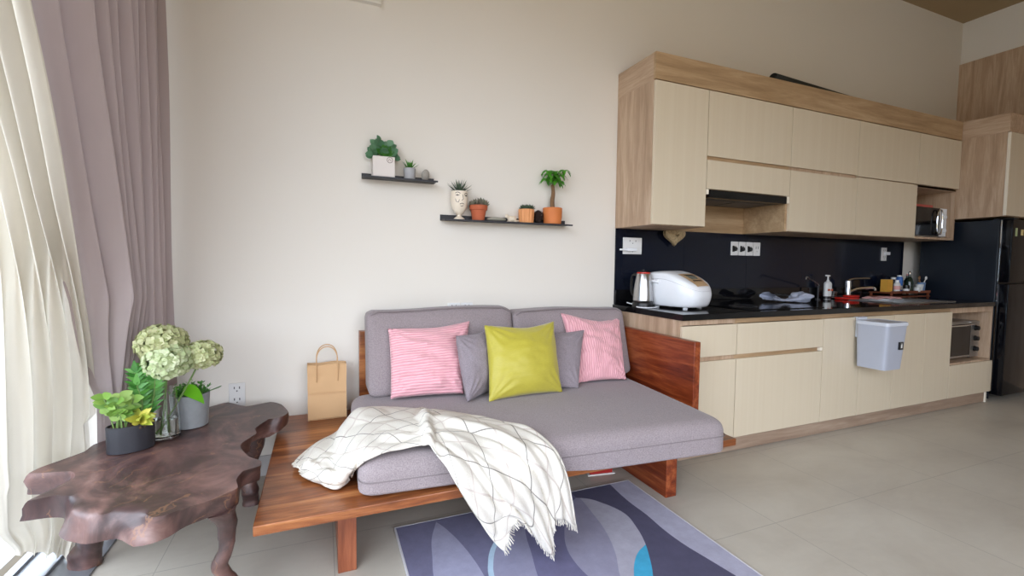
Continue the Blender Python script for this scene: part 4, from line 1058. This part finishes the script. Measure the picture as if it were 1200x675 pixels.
# ------------------------------------------------------------------ rice cooker
rc = thing('rice_cooker', (.312, -.30, WZ), 'big white rounded rice cooker with a champagne control panel', 'rice cooker')
rc.rotation_euler = (0, 0, -math.radians(74))
a_, b_, h_ = .200, .158, .248
def topz(x): # lid slopes down to the front (+x)
    k = min(1, max(0, (x / a_ + 1) / 2))
    return h_ - .006 * (1 - k) - .105 * max(0, k - .42) ** 1.5 / .58 ** 1.5
PF = [(0, 0), (.74, 0), (.885, .035), (.955, .20), (.99, .42), (1, .55), (.99, .70), (.955, .85), (.86, .95), (.52, .995), (0, 1.0)]
def ck(i, j, z0=0., z1=1., grow=1.):
    a = i * 2*PI; v = z0 + (z1 - z0) * j
    q = cr([(r, z, 0) for r, z in PF], v); rr_ = max(0, q.x); e = .66; ca, sa = math.cos(a), math.sin(a)
    x = a_ * grow * rr_ * (abs(ca) ** e) * (1 if ca > 0 else -1); y = b_ * grow * rr_ * (abs(sa) ** e) * (1 if sa > 0 else -1)
    hh = topz(x); z = .012 + q.y * (hh - .012)
    return V((x, y, z))
def mer(z0, z1, g=1., nu=72, nv=22):
    return B().grid(lambda i, j: ck(i, j, z0, z1, g), nu, nv, closeu=True)
part('body', mer(0, .645), M['white'], rc, local=True, smooth=80, merge=True)
part('lid', mer(.652, 1., 1.0), M['white'], rc, local=True, smooth=80, merge=True)
part('lid_seam', mer(.640, .658, .992, 72, 2), plain('seam_grey', 'B4B6BA', .5), rc, local=True)
def panel(x0, x1, w, lift, z0=0):
    def f(i, j):
        x = x0 + (x1 - x0) * i; y = (j * 2 - 1) * w * (1 - .25 * i * i)
        # project on cooker top by bisection on the meridian
        ca = x / a_; sa = y / b_; e = .66
        A = math.atan2((abs(sa)) ** (1/e) * (1 if sa > 0 else -1), (abs(ca)) ** (1/e) * (1 if ca > 0 else -1))
        lo, hi = .5, 1.
        for _ in range(22):
            m_ = (lo + hi) / 2; p = ck(A / (2*PI), m_)
            if math.hypot(p.x / a_, p.y / b_) > math.hypot(ca, sa): lo = m_
            else: hi = m_
        p = ck(A / (2*PI), hi); return p + V((.3, 0, 1)).normalized() * lift
    return B().grid(f, 24, 20)
part('control_panel', panel(.048, .178, .092, .0022), M['gold'], rc, local=True, smooth=80)
part('display', panel(.080, .118, .05, .0038), M['lcd'], rc, 'grey display window', local=True, smooth=80)
part('display_frame', panel(.066, .080, .055, .0036), M['black'], rc, local=True, smooth=80)
b = B()
for k in range(5):
    y = (k - 2) * .021; src = panel(.128, .140, .008, .004)
    for v in src.bm.verts: v.co.y += y
    me = bpy.data.meshes.new('tmp'); src.bm.to_mesh(me); b.bm.from_mesh(me); bpy.data.meshes.remove(me); src.bm.free()
part('buttons', b, M['fridge'], rc, 'row of small dark buttons', local=True)
hd = [(-.06, -b_ - .006, .175), (-.12, -b_ - .010, .178), (-.19, -b_ * .8 - .015, .180), (-.213, 0, .182), (-.19, b_ * .8 + .015, .180), (-.12, b_ + .010, .178), (-.06, b_ + .006, .175)]
part('handle', B().tube([cr(hd, i / 40) for i in range(41)], .009, 10).ball((-.055, -b_ - .004, .175), (.015, .008, .015), 2).ball((-.055, b_ + .004, .175), (.015, .008, .015), 2), M['white'], rc, local=True)
for sx_, sy_ in ((-1, -1), (-1, 1), (1, -1), (1, 1)):
    part('foot', B().lathe([(.016, 0), (.017, .004), (.014, .014)], (sx_ * .105, sy_ * .085, 0), 16), M['white'], rc, local=True)
# ------------------------------------------------------------------ kettle
kc = (.072, -.235, WZ)
t = thing('kettle', kc, 'steel electric kettle with a red rimmed lid behind the rice cooker', 'kettle')
part('base', B().lathe([(.068, 0), (.070, .004), (.068, .03), (.062, .038)], kc, 36), M['black'], t)
part('body', B().lathe([(.062, .040), (.065, .046), (.063, .10), (.054, .17), (.043, .222), (.041, .226)], kc, 40), M['steel'], t)
part('lid_ring', B().lathe([(.042, .224), (.044, .228), (.043, .234)], kc, 32), M['red'], t, 'red lid ring')
part('lid', B().lathe([(.042, .234), (.036, .239), (.012, .241), (.010, .25), (.0, .251)], kc, 32, cap1=False), M['black'], t)
part('handle', B().tube([cr([V(kc) + V(q) for q in ((-.02, .036, .215), (-.02, .085, .21), (-.02, .10, .15), (-.02, .09, .09), (-.02, .058, .07))], i/16) for i in range(17)], .010, 8), M['black'], t)
t = solo('power_cable', B().tube([cr([(.045, -.10, WZ + .02), (.05, -.2, WZ + .008), (.0, -.27, WZ + .006), (.02, -.34, WZ + .006), (.10, -.33, WZ + .006), (.17, -.28, WZ + .006)], i/30) for i in range(31)], .004, 7)
     .ball((.03, -.20, WZ + .022), (.018, .014, .012), 2).ball((.058, -.225, WZ + .018), (.016, .014, .012), 2), M['white'], 'white coiled power cable and plug at the worktop left end', 'cable')
# heart ornament
b = B(); hc = V((.492, -.045, 1.368))
def heart(a): return V((16 * math.sin(a) ** 3, 0, 13 * math.cos(a) - 5 * math.cos(2*a) - 2 * math.cos(3*a) - math.cos(4*a))) * .0060
for k in range(9):
    s_ = .25 + .75 * k / 8; dy = -.030 * math.sqrt(max(0, 1 - s_ ** 2)) 
    for sg in (1, -1): b.tube([hc + V((heart(2*PI*i/40).x * s_, sg * dy, heart(2*PI*i/40).z * s_ * .72)) for i in range(40)], .0062, 6, True)
for v in b.bm.verts: v.co.z = min(v.co.z, 1.4035)
solo('heart_ornament', b, M['wicker'], 'woven wicker heart on the splashback under the left wall units', 'ornament')
# ------------------------------------------------------------------ hob and things on the worktop
t = thing('induction_hob', (.98, -.40, WZ), 'flush black glass hob set into the worktop right of the rice cooker', 'hob')
part('glass', bx(.62, 1.32, -.62, -.20, WZ + .0005, WZ + .005, .001), M['blackgloss'], t)
b = B()
for x in (.80, 1.12): b.tube([(x + .09 * math.cos(2*PI*i/40), -.40 + .09 * math.sin(2*PI*i/40), WZ + .0052) for i in range(40)], .0008, 4, True)
part('ring_mark', b, plain('hob_print', '4A4A4E', .5), t)
# crumpled clear plastic bag
def pbag(i, j):
    a = i * 2*PI; x = 1.255 + .33 * j
    w = .050 - .075 * math.sin(PI * min(1, j * 1.1)) * .45 + (.015 if j > .8 else 0); w = max(.016, w) * (1 if j < .97 else .5)
    r = w * (1 + .35 * noise.noise(V((math.cos(a) * 2, math.sin(a) * 2, j * 7))))
    z = .62 * w * 1.0
    return V((x + .01 * math.sin(5 * a), -.22 + r * math.cos(a) * 1.3 - .06 * j, WZ + .004 + max(0, z + r * .62 * math.sin(a)) + .02 * (1 - j) ** 2))
b = B().grid(pbag, 36, 40, closeu=True); b.cap([v for v in b.bm.verts if 0]) if 0 else None
b.tube([(1.58 + .03 * math.sin(a) * 1.0, -.285 + .02 * math.cos(a), WZ + .025 + .012 * math.cos(a)) for a in [i * 2*PI/16 for i in range(16)]], .004, 6, True)
solo('plastic_bag', b, M['bluebag'], 'crumpled bluish plastic bag lying on the black worktop', 'bag', smooth=30)
# filter tap
fp = V((2.02, -.10, WZ))
t = thing('filter_tap', fp, 'thin dark filter tap with a long slanting spout', 'tap')
part('post', B().tube([fp, fp + V((0, 0, .12))], .007, 10).lathe([(.02, 0), (.02, .01)], fp, 16), M['blackmetal'], t)
part('spout', B().tube([cr([fp + V((0, 0, .115)), fp + V((-.05, -.03, .135)), fp + V((-.28, -.10, .195)), fp + V((-.32, -.115, .200)), fp + V((-.33, -.12, .18))], i/24) for i in range(25)], .0045, 8), M['steel'], t)
# soap bottle
sc_ = (2.165, -.085, WZ)
t = thing('soap_bottle', sc_, 'clear pump bottle with a white and orange label left of the sink', 'bottle')
part('bottle', B().lathe([(.030, 0), (.033, .004), (.033, .135), (.026, .150), (.012, .158), (.012, .168)], sc_, 30, 1.15, .8), M['jar'], t)
part('base_liquid', B().lathe([(.0335, .003), (.0335, .028)], sc_, 30, 1.15, .8), M['black'], t, 'dark lower part')
b = B().box(2.165 - .030, 2.165 - .004, -.1125, -.108, WZ + .075, WZ + .092).box(2.165 + .006, 2.165 + .030, -.1125, -.108, WZ + .075, WZ + .092)
part('label_print', b, plain('orange_print', 'C9572E', .5), t, 'two orange blocks on the label')
part('pump', B().tube([V(sc_) + V((0, 0, .165)), V(sc_) + V((0, 0, .205))], .006, 8).tube([V(sc_) + V((-.03, 0, .208)), V(sc_) + V((.02, 0, .205))], .007, 8), M['whitematte'], t)
b = B().box(2.25, 2.42, -.20, -.09, WZ + .002, WZ + .02, .008).box(2.33, 2.44, -.19, -.11, WZ + .02, WZ + .038, .008)
solo('sponge_tray', b, M['red'], 'red plastic sponge tray beside the kitchen tap', 'tray')
b = B()
for k in range(5): b.tube([(2.26 + .025 * math.cos(a) + k*.004, -.07 + .025 * math.sin(a), WZ + .015 + k * .012) for a in [i*PI/8 for i in range(16)]], .003, 5, True)
solo('wire_scourer', b, M['steel'], 'small coiled wire scourer behind the red sponge tray', 'scourer')
# mixer tap
tp = V((2.44, -.085, WZ))
t = thing('mixer_tap', tp, 'chrome single lever mixer tap behind the sink', 'tap')
part('body', B().lathe([(.030, 0), (.030, .008), (.024, .012), (.024, .15), (.020, .165), (.0, .168)], tp, 28, cap1=False), M['chrome'], t)
part('lever', B().tube([cr([tp + V(q) for q in ((0, 0, .165), (.04, -.03, .18), (.13, -.10, .185))], i/10) for i in range(11)], [.012 - .0006 * i for i in range(11)], 8), M['chrome'], t)
part('spout', B().tube([cr([tp + V(q) for q in ((0, -.01, .06), (.05, -.05, .09), (.12, -.13, .105), (.13, -.145, .08))], i/16) for i in range(17)], .012, 10), M['chrome'], t)
# sink
t = thing('sink', (2.64, -.36, WZ), 'stainless steel sink set in the black worktop', 'sink')
b = B(); 
for a in ((sx0 - .03, sx1 + .08, sy0 - .02, sy0 + .012), (sx0 - .03, sx1 + .08, sy1 - .012, sy1 + .03), (sx0 - .03, sx0 + .012, sy0, sy1), (sx1 - .012, sx1 + .08, sy0, sy1)): b.box(*a, WZ + .0008, WZ + .006, .001)
part('rim', b, M['steel'], t)
b = B().box(sx0 + .003, sx0 + .006, sy0 + .003, sy1 - .003, .68, WZ + .003).box(sx1 - .006, sx1 - .003, sy0 + .003, sy1 - .003, .68, WZ + .003).box(sx0 + .003, sx1 - .003, sy0 + .003, sy0 + .006, .68, WZ + .003).box(sx0 + .003, sx1 - .003, sy1 - .006, sy1 - .003, .68, WZ + .003).box(sx0 + .003, sx1 - .003, sy0 + .003, sy1 - .003, .677, .68)
part('basin', b, M['steel'], t)
part('drain', B().lathe([(.04, 0), (.04, .004), (.03, .005)], (2.64, -.36, .680), 20), M['black'], t)
b = B().grid(lambda i, j: V((2.48 + .34 * i + .01 * math.sin(6*j), -.30 + .12 * j + .01 * math.sin(5 * i), WZ + .0125 + .018 * abs(noise.noise(V((i * 3, j * 3, .5)))) + .004)), 24, 14)
o = solo('tea_towel', b, M['pinkcloth'], 'folded pink tea towel lying over the sink edge', 'towel', smooth=70); md = o.modifiers.new('t', 'SOLIDIFY'); md.thickness = .010
o.location.z = WZ + .017
# tray with jars
TY = -.14
t = thing('spice_tray', (3.13, TY, WZ), 'two tier reddish wooden tray holding bottles by the fridge', 'tray')
for z in (.012, .048):
    part('shelf_board', bx(2.80, 3.40, TY - .10, TY + .09, WZ + z, WZ + z + .012, .002), M['brownwood'], t)
for x in (2.81, 3.375):
    for y in (TY - .095, TY + .07): part('leg', bx(x, x + .015, y, y + .015, WZ, WZ + .048, .001), M['brownwood'], t)
part('rail', bx(2.80, 3.40, TY - .10, TY - .092, WZ + .060, WZ + .072, .001), M['brownwood'], t)
TT_ = WZ + .0605
GP = 'jars and bottles on the wooden tray'
def bottle(name, x, y, prof, m, label, capm=None, capprof=None, n=20, band=None, cat='bottle'):
    t = thing(name, (x, y, TT_), label, cat, GP)
    part('body', B().lathe(prof, (x, y, TT_), n), m, t)
    if capprof: part('cap', B().lathe(capprof, (x, y, TT_), n), capm, t)
    if band: part('label_band', B().lathe(band[0], (x, y, TT_), n, cap0=False, cap1=False), band[1], t)
t = thing('carton', (2.895, -.13, TT_), 'yellow carton standing at the left end of the wooden tray', 'box', GP)
part('body', bx(2.880, 2.955, -.16, -.10, TT_, TT_ + .112, .001), M['yellowbox'], t); part('flap', bx(2.881, 2.954, -.159, -.101, TT_ + .112, TT_ + .1135), M['paper'], t)
bottle('bottle', 3.0, -.17, [(.024, 0), (.026, .003), (.026, .07), (.018, .085), (.012, .09), (.012, .098)], M['jar'], 'stubby white bottle right of the yellow carton', M['white'], [(.015, .088), (.015, .108), (0, .109)], band=([(.0265, .02), (.0265, .055)], M['pinkcloth']))
bottle('bottle', 3.055, -.11, [(.022, 0), (.024, .003), (.024, .10), (.015, .115)], M['fridge'], 'dark bottle with a pale cap behind the white one', M['jar'], [(.02, .112), (.02, .132), (0, .133)])
bottle('spray_can', 3.13, -.12, [(.026, 0), (.027, .003), (.027, .125), (.020, .138)], M['bluepl'], 'tall blue can in the middle of the tray', M['jar'], [(.019, .136), (.019, .150), (0, .151)], band=([(.0275, .015), (.0275, .055)], M['jar']), cat='can')
bottle('jar', 3.06, -.215, [(.022, 0), (.024, .003), (.024, .03)], M['jar'], 'low white jar with a dark lid at the tray front', M['black'], [(.025, .030), (.025, .062), (0, .063)], cat='jar')
bottle('glass_bottle', 3.19, -.17, [(.028, 0), (.031, .003), (.031, .09), (.022, .12), (.011, .14), (.010, .165)], M['darkglass'], 'dark green oil bottle with a silver stopper, tallest on the tray', M['chrome'], [(.012, .163), (.012, .178), (.006, .185), (0, .19)])
bottle('glass_bottle', 3.255, -.12, [(.022, 0), (.024, .003), (.024, .10), (.010, .13), (.009, .15)], M['darkglass'], 'slimmer dark bottle right of the tall oil bottle', M['pinkcloth'], [(.011, .148), (.011, .165), (0, .166)])
bottle('jar', 3.215, -.222, [(.020, 0), (.024, .003), (.026, .042), (.024, .043)], M['jar'], 'squat cream jar in front of the oil bottle', None, None, cat='jar')
bottle('cup', 3.285, -.205, [(.020, 0), (.022, .003), (.032, .068), (.029, .068), (.02, .01)], M['jar'], 'pale tapered cup near the right end of the tray', None, None, cat='cup')
bottle('jar', 3.33, -.10, [(.026, 0), (.028, .003), (.028, .095), (.02, .10)], M['bluepl'], 'pale blue lidded jar behind the cup', M['bluebag'], [(.026, .10), (.022, .125), (0, .13)], cat='jar')
bottle('utensil_holder', 3.365, -.18, [(.026, 0), (.028, .002), (.032, .085), (.029, .085), (.024, .01)], plain('blue_glass_holder', '6F8BB0', .3), 'blue holder with brushes at the right end of the tray', None, None, cat='holder')
for k, (dx, dy, m_, lb) in enumerate([(-.045, .0, 'bark', 'brown wooden brush leaning left in the blue holder'), (.03, -.02, 'whitematte', 'pale handled brush leaning right in the blue holder'), (.0, .02, 'peach', 'tan spatula upright in the blue holder')]):
    t = thing('brush', (3.365, -.18, TT_ + .012), lb, 'utensil', 'utensils in the blue holder'); p0 = V((3.365, -.18, TT_ + .012)); p1 = p0 + V((dx, dy, .115))
    part('handle', B().tube([p0, p1], .004, 8), M[m_], t); part('head', B().ball(p1, (.011, .009, .018), 2), M[m_], t)
# red and white slipper-box under the daybed
t = thing('gift_box', (-.50, -.60, 0), 'red and white packet lying on the floor under the daybed', 'box')
b = B().prism([(-.57, -.64), (-.44, -.66), (-.42, -.56), (-.55, -.54)], .005, .045, .002); part('lid', b, M['redbox'], t)
part('base', B().prism([(-.585, -.645), (-.43, -.668), (-.41, -.552), (-.56, -.532)], 0, .005, 0), M['whitematte'], t)

# ------------------------------------------------------------------ light
W = bpy.data.worlds.new('World'); SC.world = W; W.use_nodes = True
bg = W.node_tree.nodes['Background']; 
wt = W.node_tree; tc = wt.nodes.new('ShaderNodeTexCoord'); sxyz = wt.nodes.new('ShaderNodeSeparateXYZ'); wt.links.new(tc.outputs['Generated'], sxyz.inputs[0])
wr_ = wt.nodes.new('ShaderNodeValToRGB'); wt.links.new(sxyz.outputs[2], wr_.inputs[0]); e_ = wr_.color_ramp.elements   # ground below the horizon, bright overcast sky above
e_[0].position = 0.; e_[0].color = (.20, .155, .10, 1); e_[1].position = .10; e_[1].color = (.80, .86, 1.0, 1)
wt.links.new(wr_.outputs[0], bg.inputs[0]); bg.inputs[1].default_value = 8.7
def portal(name, loc, rot, sx_, sy_):
    l = bpy.data.lights.new(name, 'AREA'); l.shape = 'RECTANGLE'; l.size = sx_; l.size_y = sy_; l.cycles.is_portal = True
    o = bpy.data.objects.new(name, l); C.objects.link(o); o.location = loc; o.rotation_euler = rot
portal('window_portal', (XW - .08, -2.7, 1.66), (0, -PI/2, 0), 3.3, 5.4)
portal('window_portal', (-.8, YB - .1, 1.7), (PI/2, 0, 0), 2.8, 2.65)

# ------------------------------------------------------------------ camera
cam = bpy.data.cameras.new('camera'); co_ = bpy.data.objects.new('camera', cam); C.objects.link(co_)
cam.sensor_width = 36; cam.lens = 540.19 / 1200 * 36; cam.clip_start = .05
ya, pi_, ro = map(math.radians, (22.5208, -3.0843, .6596))
F = V((math.sin(ya) * math.cos(pi_), math.cos(ya) * math.cos(pi_), math.sin(pi_))); R = V((math.cos(ya), -math.sin(ya), 0)); U = R.cross(F)
R2 = R * math.cos(ro) + U * math.sin(ro); U2 = -R * math.sin(ro) + U * math.cos(ro)
mt = Matrix((R2, U2, -F)).transposed().to_4x4(); mt.translation = V((-1.9148, -2.74, 1.1516)); co_.matrix_world = mt
SC.camera = co_
SC.view_settings.view_transform = 'Standard'; SC.view_settings.look = 'None'; SC.view_settings.gamma = 1.0; SC.view_settings.use_curve_mapping = False
SC.view_settings.exposure = 0.0
